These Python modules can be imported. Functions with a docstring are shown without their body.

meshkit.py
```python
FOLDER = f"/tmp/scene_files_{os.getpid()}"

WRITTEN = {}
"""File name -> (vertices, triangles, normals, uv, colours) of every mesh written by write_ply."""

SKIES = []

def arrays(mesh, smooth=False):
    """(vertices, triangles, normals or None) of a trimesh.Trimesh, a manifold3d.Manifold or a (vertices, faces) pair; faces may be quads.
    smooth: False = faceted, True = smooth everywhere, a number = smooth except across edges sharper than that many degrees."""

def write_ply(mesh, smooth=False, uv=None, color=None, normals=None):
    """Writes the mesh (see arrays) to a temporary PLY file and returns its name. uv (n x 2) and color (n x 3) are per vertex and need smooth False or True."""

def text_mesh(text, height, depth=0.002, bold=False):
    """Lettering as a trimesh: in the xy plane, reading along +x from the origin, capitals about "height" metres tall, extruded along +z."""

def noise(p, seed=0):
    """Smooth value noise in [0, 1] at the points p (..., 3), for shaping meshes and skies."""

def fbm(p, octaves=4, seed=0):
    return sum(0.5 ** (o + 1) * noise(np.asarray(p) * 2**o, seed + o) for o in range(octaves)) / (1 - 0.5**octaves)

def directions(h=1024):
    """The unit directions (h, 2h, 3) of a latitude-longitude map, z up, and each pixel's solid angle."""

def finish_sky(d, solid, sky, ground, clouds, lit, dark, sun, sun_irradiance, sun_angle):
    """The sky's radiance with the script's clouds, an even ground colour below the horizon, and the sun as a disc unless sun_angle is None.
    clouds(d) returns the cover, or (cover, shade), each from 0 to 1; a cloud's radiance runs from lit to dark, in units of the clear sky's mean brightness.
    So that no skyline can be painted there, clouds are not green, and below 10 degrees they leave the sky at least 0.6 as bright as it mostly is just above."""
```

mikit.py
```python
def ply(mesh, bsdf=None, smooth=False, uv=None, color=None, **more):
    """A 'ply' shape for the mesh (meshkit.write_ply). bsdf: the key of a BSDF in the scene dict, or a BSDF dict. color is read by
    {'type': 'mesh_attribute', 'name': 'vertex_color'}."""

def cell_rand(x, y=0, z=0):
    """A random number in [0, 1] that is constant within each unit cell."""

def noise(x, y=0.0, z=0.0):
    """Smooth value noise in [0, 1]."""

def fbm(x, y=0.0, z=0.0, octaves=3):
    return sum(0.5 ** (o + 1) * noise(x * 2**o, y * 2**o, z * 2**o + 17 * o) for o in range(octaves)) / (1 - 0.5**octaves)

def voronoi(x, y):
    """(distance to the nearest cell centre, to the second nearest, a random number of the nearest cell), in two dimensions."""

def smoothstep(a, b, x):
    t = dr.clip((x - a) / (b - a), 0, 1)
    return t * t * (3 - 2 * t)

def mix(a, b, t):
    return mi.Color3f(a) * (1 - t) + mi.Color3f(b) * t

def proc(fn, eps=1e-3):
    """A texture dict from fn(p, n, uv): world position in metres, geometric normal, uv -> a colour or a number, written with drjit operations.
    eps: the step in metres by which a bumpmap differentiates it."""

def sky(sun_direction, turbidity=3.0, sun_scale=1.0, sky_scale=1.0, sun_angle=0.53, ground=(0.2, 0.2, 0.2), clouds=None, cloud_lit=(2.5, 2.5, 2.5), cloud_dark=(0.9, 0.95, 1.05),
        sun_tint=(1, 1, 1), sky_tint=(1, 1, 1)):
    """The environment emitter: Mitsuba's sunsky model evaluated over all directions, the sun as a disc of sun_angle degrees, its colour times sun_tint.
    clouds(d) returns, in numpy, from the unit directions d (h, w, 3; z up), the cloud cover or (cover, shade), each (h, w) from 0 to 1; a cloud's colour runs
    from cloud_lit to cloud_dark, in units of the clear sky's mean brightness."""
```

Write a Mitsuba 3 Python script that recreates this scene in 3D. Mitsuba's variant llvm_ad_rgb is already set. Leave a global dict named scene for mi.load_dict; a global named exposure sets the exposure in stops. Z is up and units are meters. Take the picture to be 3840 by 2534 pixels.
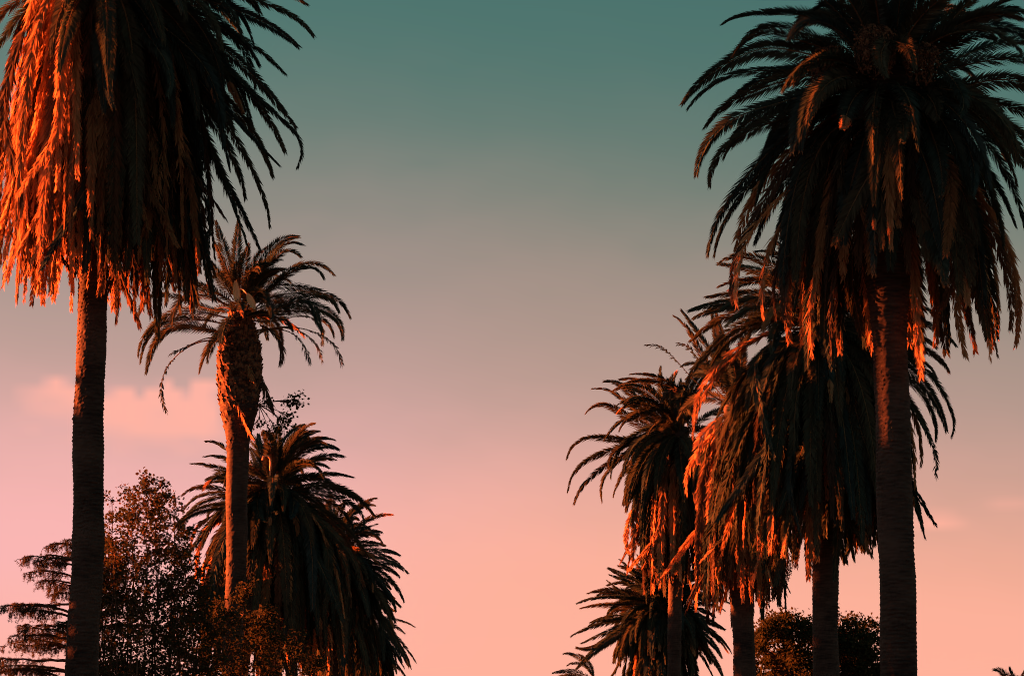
import math
import numpy as np
import trimesh
import mitsuba as mi
import drjit as dr
import mikit
import meshkit
from scipy.interpolate import CubicSpline, PchipInterpolator
from mikit import fbm, noise, mix, smoothstep

T = mi.ScalarTransform4f
scene, labels = {}, {}

# ------------------------------------------------------------------ camera, sky, exposure
PITCH = math.radians(10.0)
EYE = [0.0, 0.0, 1.6]
scene['camera'] = {'type': 'perspective', 'fov': 19.26, 'fov_axis': 'x', 'near_clip': 0.1, 'far_clip': 3000.0,
                   'to_world': T().look_at(origin=EYE, target=[0, math.cos(PITCH), 1.6 + math.sin(PITCH)], up=[0, 0, 1])}
exposure = 2.3
SUN_AZ, SUN_EL = math.radians(19.0), math.radians(4.5)      # low sun: to the left and a little beyond the avenue
SUN = [-math.cos(SUN_AZ) * math.cos(SUN_EL), math.sin(SUN_AZ) * math.cos(SUN_EL), math.sin(SUN_EL)]


def dusk_clouds(d):
    """A rosy veil of haze cloud that thins out with height, a lit cloud bank low on the left and thin streaks."""
    az = np.degrees(np.arctan2(d[..., 0], d[..., 1]))
    el = np.degrees(np.arcsin(np.clip(d[..., 2], -1, 1)))
    q = np.stack([az * 0.35, el * 0.9, az * 0], -1)
    soft = meshkit.fbm(q, 4, 3) - 0.5
    fine = meshkit.fbm(np.stack([az * 1.6, el * 4.0, az * 0 + 5], -1), 3, 9) - 0.5
    e = el + np.where(az < 0, 0.07, 0.13) * np.clip(az, -30, 30) + 0.6 * soft + 0.25 * fine
    veil = np.clip(PchipInterpolator([-2, 3.5, 5.8, 7.0, 8.2, 9.1, 9.9, 11.35, 12.6, 14.0, 16.0, 18.5], [1, 1, .97, .84, .64, .50, .42, .30, .18, .075, .015, 0])(np.clip(e, -2, 18.5)), 0, 1)
    puff = meshkit.fbm(np.stack([az * 1.1, el * 1.5, az * 0 + 2], -1), 5, 21) - 0.5
    lump = meshkit.fbm(np.stack([az * 2.4, el * 3.4, az * 0 + 2], -1), 4, 21) - 0.5
    base = 7.65 + 0.6 * smooth01((-az - 7.3) / 2.0) + 0.5 * puff
    top = 9.02 + 0.05 * np.sin(az * 1.9) + 0.75 * lump
    bank = smooth01((el - base) / 0.85 + 0.9 * meshkit.fbm(np.stack([az * 1.2, el * 6.5, az * 0 + 8], -1), 3, 4) - 0.45) * smooth01((top - el) / 0.11) * smooth01((az + 9.7) / 0.6 + 1.2 * lump) * smooth01((-5.2 - az) / 0.8 + 1.2 * lump)
    small = np.clip(1.2 - np.hypot((az + 9.15) / 0.22, (el - 8.1) / 0.1) + 1.5 * puff, 0, 1) * 0.5
    streak = np.clip(1.15 - np.hypot((az - 8.0) / 0.75, (el - 6.48) / 0.12) + 0.8 * fine, 0, 1) * 1.2
    streak = streak + np.clip(1.1 - np.hypot((az - 9.3) / 0.9, (el - 6.70) / 0.10) + 0.8 * fine, 0, 1)
    extra = np.clip(np.maximum(np.maximum(bank, small), streak), 0, 1)
    rosy = smooth01((2.0 - az) / 12.0) * smooth01((el - 2.0) / 4.5) + 0.75 * smooth01((el - 5.0) / 4.0)
    return veil + (1 - veil) * extra, np.clip(rosy, 0, 1) * (1 - 0.7 * extra)


def smooth01(t):
    t = np.clip(t, 0, 1)
    return t * t * (3 - 2 * t)


scene['sky'] = mikit.sky(SUN, turbidity=3.0, sun_scale=24.0, sky_scale=0.515, sun_angle=0.6, sun_tint=(1.0, 0.27, 0.38), sky_tint=(0.72, 1.52, 1.38),
                         ground=(0.05, 0.06, 0.03), clouds=dusk_clouds, cloud_lit=(10.4, 4.62, 3.4), cloud_dark=(10.1, 4.9, 4.75))

# ------------------------------------------------------------------ materials
def leaf(trans, rough):
    return {'type': 'principledthin', 'base_color': {'type': 'mesh_attribute', 'name': 'vertex_color'}, 'roughness': rough, 'diff_trans': trans, 'eta': 1.5}


scene['palm_leaf'] = leaf(0.55, 0.36)
scene['dry_leaf'] = leaf(0.8, 0.75)
scene['tree_leaf'] = leaf(0.7, 0.55)


def bark_colour(p, n, uv):
    a = fbm(p.x * 5, p.y * 5, p.z * 26, 3)
    b = fbm(p.x * 1.3 + 9, p.y * 1.3, p.z * 1.1, 3)
    return mix((0.009, 0.010, 0.011), (0.056, 0.051, 0.046), smoothstep(0.25, 0.85, a * 0.55 + b * 0.55))


scene['palm_bark'] = {'type': 'twosided', 'bsdf': {'type': 'principled', 'base_color': mikit.proc(bark_colour), 'roughness': 0.85, 'specular': 0.2}}


def boot_colour(p, n, uv):
    a = fbm(p.x * 9, p.y * 9, p.z * 9, 3)
    return mix((0.012, 0.010, 0.009), (0.15, 0.10, 0.06), smoothstep(0.25, 0.75, a))


scene['palm_boot'] = {'type': 'twosided', 'bsdf': {'type': 'principled', 'base_color': mikit.proc(boot_colour), 'roughness': 0.8, 'specular': 0.2}}


def wood_colour(p, n, uv):
    return mix((0.03, 0.026, 0.022), (0.09, 0.075, 0.06), fbm(p.x * 6, p.y * 6, p.z * 3, 2))


scene['tree_wood'] = {'type': 'twosided', 'bsdf': {'type': 'principled', 'base_color': mikit.proc(wood_colour), 'roughness': 0.9, 'specular': 0.2}}


def lawn_colour(p, n, uv):
    return mix((0.035, 0.05, 0.018), (0.09, 0.085, 0.04), fbm(p.x * 0.6, p.y * 0.6, 0, 4))


scene['lawn'] = {'type': 'twosided', 'bsdf': {'type': 'diffuse', 'reflectance': mikit.proc(lawn_colour)}}
scene['spathe'] = {'type': 'twosided', 'bsdf': {'type': 'principled', 'base_color': {'type': 'rgb', 'value': [0.62, 0.42, 0.22]}, 'roughness': 0.6}}


# ------------------------------------------------------------------ bookkeeping
def put(key, mesh, bsdf, color=None, smooth=False):
    k, i = key, 0
    while k in scene:
        i += 1
        k = '%s_%03d' % (key, i)
    scene[k] = mikit.ply(mesh, bsdf, smooth=smooth, color=color)
    return k


def tag(key, label, category, group=None, kind=None):
    labels[key] = {'label': label, 'category': category}
    if group:
        labels[key]['group'] = group
    if kind:
        labels[key]['kind'] = kind


def unit(v):
    return v / np.maximum(np.linalg.norm(v, axis=-1, keepdims=True), 1e-9)


def tubes(path, radii, sides):
    """Tapered tube along a polyline: (vertices, triangles)."""
    p = np.asarray(path, float)
    r = np.broadcast_to(radii, (len(p),))
    t = unit(np.gradient(p, axis=0))
    ref = np.where(np.abs(t[:, 2:]) < 0.9, [0, 0, 1.0], [1.0, 0, 0])
    a = unit(np.cross(t, ref))
    b = np.cross(t, a)
    ang = np.arange(sides) * 2 * np.pi / sides
    v = p[:, None] + r[:, None, None] * (np.cos(ang)[None, :, None] * a[:, None] + np.sin(ang)[None, :, None] * b[:, None])
    i, j = np.meshgrid(np.arange(len(p) - 1), np.arange(sides), indexing='ij')
    q = np.stack([i * sides + j, i * sides + (j + 1) % sides, (i + 1) * sides + (j + 1) % sides, (i + 1) * sides + j], -1).reshape(-1, 4)
    return v.reshape(-1, 3), np.vstack([q[:, [0, 1, 2]], q[:, [0, 2, 3]]])


def join(parts):
    vs, fs, cs, at = [], [], [], 0
    for v, f, c in parts:
        vs.append(v)
        fs.append(f + at)
        cs.append(np.broadcast_to(c, (len(v), 3)))
        at += len(v)
    return (np.vstack(vs), np.vstack(fs)), np.vstack(cs)


# ------------------------------------------------------------------ palm fronds
def smooth_path(pts, n):
    """n points evenly along a smooth curve through pts."""
    pts = np.asarray(pts, float)
    k = np.r_[0, np.cumsum(np.linalg.norm(np.diff(pts, axis=0), axis=1) ** 0.7)]
    fine = CubicSpline(k, pts)(np.linspace(0, k[-1], 80)) if len(pts) > 2 else pts[0] + np.linspace(0, 1, 80)[:, None] * (pts[1] - pts[0])
    s = np.r_[0, np.cumsum(np.linalg.norm(np.diff(fine, axis=0), axis=1))]
    return np.stack([np.interp(np.linspace(0, s[-1], n), s, fine[:, i]) for i in range(3)], 1), s[-1]


GREENS = np.array([[.034, .060, .053], [.046, .064, .048], [.029, .056, .058], [.056, .066, .048]])
DRIES = np.array([[.46, .29, .15], [.36, .23, .12], [.54, .36, .19], [.16, .11, .07], [.09, .075, .06]])


def frond(rng, path, length, kind, pairs, scale=1.0, roll=None, lit_tone=0.75):
    """One feather leaf: a tapering midrib and two ranks of narrow leaflets. kind: g green, d dry, t green but thin (a few short leaflets)."""
    n = len(path)
    s = np.linspace(0, 1, n)
    tan = unit(np.gradient(path, axis=0))
    reach = path[-1] - path[0]
    h = np.array([reach[0], reach[1], 0.0])
    if np.linalg.norm(h) < 0.15:
        h = np.array([math.cos(roll or 0), math.sin(roll or 0), 0])
    h /= np.linalg.norm(h)
    side0 = np.array([-h[1], h[0], 0.0])
    side = unit(side0 - (tan @ side0)[:, None] * tan)
    nor = np.cross(side, tan)
    nor *= np.sign(nor[0, 2] + 1e-3)
    tw = rng.normal(0, 0.5) + rng.normal(0, 0.35) * s
    side, nor = np.cos(tw)[:, None] * side + np.sin(tw)[:, None] * nor, np.cos(tw)[:, None] * nor - np.sin(tw)[:, None] * side
    rib, ribf = tubes(path, (0.022 * (1 - s) ** 1.2 + 0.004) * scale, 4)
    m = int(pairs * (1.95 if kind in 'gh' else 1.5))
    u = np.linspace(0.06 if kind != 'd' else 0.12, 0.995, m)
    u = np.repeat(u, 2) + rng.normal(0, 0.10 / m, 2 * m)
    u = np.clip(u, 0.02, 1)
    sg = np.tile([1.0, -1.0], m)
    at = lambda arr: np.stack([np.interp(u, s, arr[:, i]) for i in range(3)], 1)
    base, tt, ss, nn = at(path), unit(at(tan)), unit(at(side)), unit(at(nor))
    prof = np.interp(u, [0, 0.12, 0.3, 0.6, 0.85, 1.0], [0.18, 0.55, 1.0, 0.95, 0.62, 0.34])
    if kind == 'd':
        ln = 0.42 * prof * rng.uniform(0.7, 1.12, 2 * m)
        al = np.radians((rng.uniform(19, 31) + rng.normal(0, 4.5, 2 * m)) * (1.15 - 0.35 * u))
        be = np.radians(rng.normal(8, 18, 2 * m))
        droop, wide = 0.25, 0.044
        patch = meshkit.noise(np.stack([u * rng.uniform(3, 7), u * 0 + rng.uniform(0, 90), sg * 0.7], -1))
        keep = rng.random(2 * m) < np.clip(0.5 + 0.9 * patch, 0.5, 0.97)      # worn: leaflets missing in patches
    elif kind == 'h':
        ln = 0.42 * prof * rng.uniform(0.88, 1.08, 2 * m)
        al = np.radians((rng.uniform(28, 40) + rng.normal(0, 3, 2 * m)) * (1.15 - 0.35 * u))
        be = np.radians(rng.normal(12, 14, 2 * m))
        droop, wide = 0.22, 0.046
        keep = rng.random(2 * m) < 0.96
    elif kind == 't':
        ln = 0.22 * np.interp(u, [0, .4, .7, .85, 1], [.1, .25, .8, 1, .7]) * rng.uniform(0.5, 1.1, 2 * m)
        al = np.radians(rng.normal(30, 8, 2 * m))
        be = np.radians(rng.normal(0, 30, 2 * m))
        droop, wide = 0.35, 0.04
        keep = rng.random(2 * m) < np.interp(u, [0, .5, .8, 1], [.25, .6, 1, 1])
    else:
        ln = 0.42 * prof * rng.uniform(0.95, 1.04, 2 * m)
        al = np.radians(np.interp(u, [0, 0.5, 1], [52, 38, 18]) + rng.normal(0, 1.6, 2 * m))
        be = np.radians(np.tile(np.repeat([-14, 10, 36], 2), m)[:2 * m] + rng.normal(0, 2, 2 * m))
        droop, wide = 0.16, 0.040
        keep = rng.random(2 * m) < 0.97
    ln, wide = ln * scale, wide * scale * np.clip(92 / max(pairs, 30) * length / 4.2, 1, 1.7)
    be = be + rng.normal(0, 0.12)
    al, be = al[:, None], be[:, None]
    dirn = unit(np.cos(al) * tt + np.sin(al) * (np.cos(be) * sg[:, None] * ss + np.sin(be) * nn))
    across = unit(tt - (tt * dirn).sum(1, keepdims=True) * dirn + 0.2 * rng.normal(0, 1, (2 * m, 1)) * nn)
    fall = np.array([0, 0, -1.0])
    mid = base + dirn * (ln * 0.45)[:, None] + fall * (droop * ln * 0.18)[:, None]
    tip = base + dirn * ln[:, None] * 0.97 + fall * (droop * ln * 0.75)[:, None]
    w = (0.5 * wide * np.clip(0.55 + 0.6 * prof, 0, 1))[:, None]
    lv = np.stack([base, mid + across * w, mid - across * w, tip], 1)[keep]
    k = len(lv)
    lf = (np.array([[0, 1, 2], [1, 3, 2]])[None] + 4 * np.arange(k)[:, None, None]).reshape(-1, 3)
    if kind == 'd':
        c = DRIES[rng.choice(5, p=[.26, .28, .08, .18, .2])] * rng.uniform(0.7, 1.1) * lit_tone
        rc = c * 0.9
    else:
        c = GREENS[rng.integers(4)] * rng.uniform(0.8, 1.2)
        rc = np.array([0.16, 0.125, 0.07]) * rng.uniform(0.8, 1.15)
    leafc = c * rng.uniform(0.8, 1.2, (k, 1))
    if kind != 'd' and rng.random() < 0.06:                      # some leaves brown towards the tip
        leafc = np.where((u[keep] > rng.uniform(0.75, 0.95))[:, None], np.array([.30, .20, .11]), leafc)
    return join([(rib, ribf, rc), (lv.reshape(-1, 3), lf, np.repeat(leafc, 4, 0))])


def arch(rng, phi, e0, e1, power, length, start, n):
    """A leaf's midrib leaving start at azimuth phi and elevation e0 and bending to e1 (degrees)."""
    s = np.linspace(0, 1, n)
    e = np.radians(e0 + (e1 - e0) * s ** power)
    ph = phi + rng.normal(0, 0.12) * s ** 2
    step = np.stack([np.cos(e) * np.cos(ph), np.cos(e) * np.sin(ph), np.sin(e)], 1) * (length / (n - 1))
    return start + np.vstack([np.zeros(3), np.cumsum(0.5 * (step[1:] + step[:-1]), 0)])


def hang(rng, phi, reach, length, start, n, e0=-15.0):
    """A dead leaf: out from the stem, then down until it hangs."""
    lam = max((reach - 0.03 * length) / 1.3, 0.08)
    s = np.linspace(0, length, n)
    e = np.radians(-88 + (e0 + 88) * np.exp(-s / lam))
    ph = phi + rng.normal(0, 0.10) * (s / length) ** 2
    step = np.stack([np.cos(e) * np.cos(ph), np.cos(e) * np.sin(ph), np.sin(e)], 1) * (length / (n - 1))
    for _ in range(rng.choice([0, 1, 2], p=[.5, .35, .15])):     # some are snapped or bent part way down
        k = rng.integers(n // 3, n - 3)
        turn = rng.normal(0, 0.22, 3) * np.array([1, 1, 0.2]) * length / (n - 1)
        step[k:] = unit(step[k:] + turn) * (length / (n - 1))
    return start + np.vstack([np.zeros(3), np.cumsum(0.5 * (step[1:] + step[:-1]), 0)])


def trunk_mesh(rng, foot, top, profile, dz, sides, rough=0.016, seed=0):
    """A palm stem from foot to top; profile: heights and radii. The surface carries the rings of old leaf scars."""
    foot, top = np.asarray(foot, float), np.asarray(top, float)
    hi = top[2]
    lo = min(4.0, hi * 0.4)
    z = np.r_[0, 0.5, 1.2, 2.5, np.arange(lo, hi, dz), hi]
    th = np.linspace(0, 2 * np.pi, sides, endpoint=False)
    zz, tt = np.meshgrid(z, th, indexing='ij')
    r = np.interp(zz, profile[0], profile[1])
    wob = meshkit.fbm(np.stack([np.cos(tt) * 1.2 + 3, np.sin(tt) * 1.2, zz * 0.9], -1), 3, seed) - 0.5
    rowp = 0.085
    v = zz / rowp + 0.9 * meshkit.noise(np.stack([np.cos(tt) * 2.2, np.sin(tt) * 2.2, zz * 1.4], -1), seed + 1)
    row = np.floor(v)
    saw = v - row
    cell = meshkit.noise(np.stack([np.cos(tt) * 4.5 + row * 7.3, np.sin(tt) * 4.5, row * 3.1], -1), seed + 2)
    disp = rough * (1.5 * (1 - saw) * (0.35 + cell) - 0.6) + rough * 3.0 * wob
    disp += 0.05 * (meshkit.fbm(np.stack([np.cos(tt) * .5, np.sin(tt) * .5, zz * 0.55], -1), 3, seed + 8) - 0.5)
    disp += rough * 1.2 * (meshkit.noise(np.stack([np.cos(tt) * 7, np.sin(tt) * 7, zz * 22], -1), seed + 4) - 0.5)
    disp *= 0.45 + 1.1 * meshkit.noise(np.stack([np.cos(tt), np.sin(tt), zz * .5], -1), seed + 6)
    r = r + disp * np.clip(r / 0.3, 0.3, 1)
    sway = 0.16 * (meshkit.fbm(np.stack([zz * 0.22, zz * 0, zz * 0 + 3], -1), 2, seed + 9) - 0.5) * np.clip(4 * zz * (hi - zz) / hi ** 2, 0, 1)
    f = zz / hi
    x = foot[0] + (top[0] - foot[0]) * f + sway + r * np.cos(tt)
    y = foot[1] + (top[1] - foot[1]) * f + r * np.sin(tt)
    verts = np.stack([x, y, zz], -1).reshape(-1, 3)
    i, j = np.meshgrid(np.arange(len(z) - 1), np.arange(sides), indexing='ij')
    q = np.stack([i * sides + j, i * sides + (j + 1) % sides, (i + 1) * sides + (j + 1) % sides, (i + 1) * sides + j], -1).reshape(-1, 4)
    cap = len(verts)
    verts = np.vstack([verts, [[top[0], top[1], hi + 0.02]]])
    b = (len(z) - 1) * sides
    caps = np.stack([b + np.arange(sides), b + (np.arange(sides) + 1) % sides, np.full(sides, cap)], 1)
    return verts, np.vstack([q[:, [0, 1, 2]], q[:, [0, 2, 3]], caps])


def boots_mesh(rng, centre, z0, z1, radius_at, size):
    """Old leaf bases left on the stem: short upturned wedges in spiralling rows, each with a broken end."""
    parts = []
    rows = int((z1 - z0) / (size * 0.62))
    for r in range(rows):
        z = z0 + (r + 0.5) / rows * (z1 - z0)
        rad = radius_at(z)
        sparse = np.clip((z - z0) / 1.1, 0.12, 1)
        m = max(8, int(2 * np.pi * rad / (size * 0.8)))
        for k in range(m):
            if rng.random() > sparse * 0.86:
                continue
            a = (k + 0.5 * (r % 2) + rng.normal(0, 0.12)) / m * 2 * np.pi
            o, t = np.array([math.cos(a), math.sin(a), 0]), np.array([-math.sin(a), math.cos(a), 0])
            up = np.array([0, 0, 1.0])
            w, h, d = size * rng.uniform(.36, .52), size * rng.uniform(.5, 1.0), size * rng.uniform(.10, .62)
            c = np.array([centre[0](z), centre[1](z), z]) + o * (rad - 0.03)
            lo = [c - t * w, c + t * w, c + t * w * .8 + o * d * .35 - up * .02, c - t * w * .8 + o * d * .35 - up * .02]
            e = up * h
            hi = [p + e + o * d * .8 * (i > 1) + rng.normal(0, size * .07, 3) for i, p in enumerate([c - t * w * .55, c + t * w * .55, c + t * w * .5 + o * .02, c - t * w * .5 + o * .02])]
            v = np.array(lo + hi)
            f = np.array([[0, 1, 2], [0, 2, 3], [4, 6, 5], [4, 7, 6], [0, 5, 1], [0, 4, 5], [1, 6, 2], [1, 5, 6], [2, 7, 3], [2, 6, 7], [3, 4, 0], [3, 7, 4]])
            parts.append((v, f, (0, 0, 0)))
    return join(parts)[0]


# ------------------------------------------------------------------ the ground
gx, gy = np.meshgrid(np.linspace(-900, 900, 61), np.linspace(-300, 1500, 61), indexing='ij')
gz = 0.0 * gx
gi, gj = np.meshgrid(np.arange(60), np.arange(60), indexing='ij')
scene['ground'] = mikit.ply((np.stack([gx, gy, gz], -1).reshape(-1, 3), np.stack([gi * 61 + gj, (gi + 1) * 61 + gj, (gi + 1) * 61 + gj + 1, gi * 61 + gj + 1], -1).reshape(-1, 4)), 'lawn')
labels['ground'] = {'label': 'lawn under the avenue of palms', 'kind': 'structure'}

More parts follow.
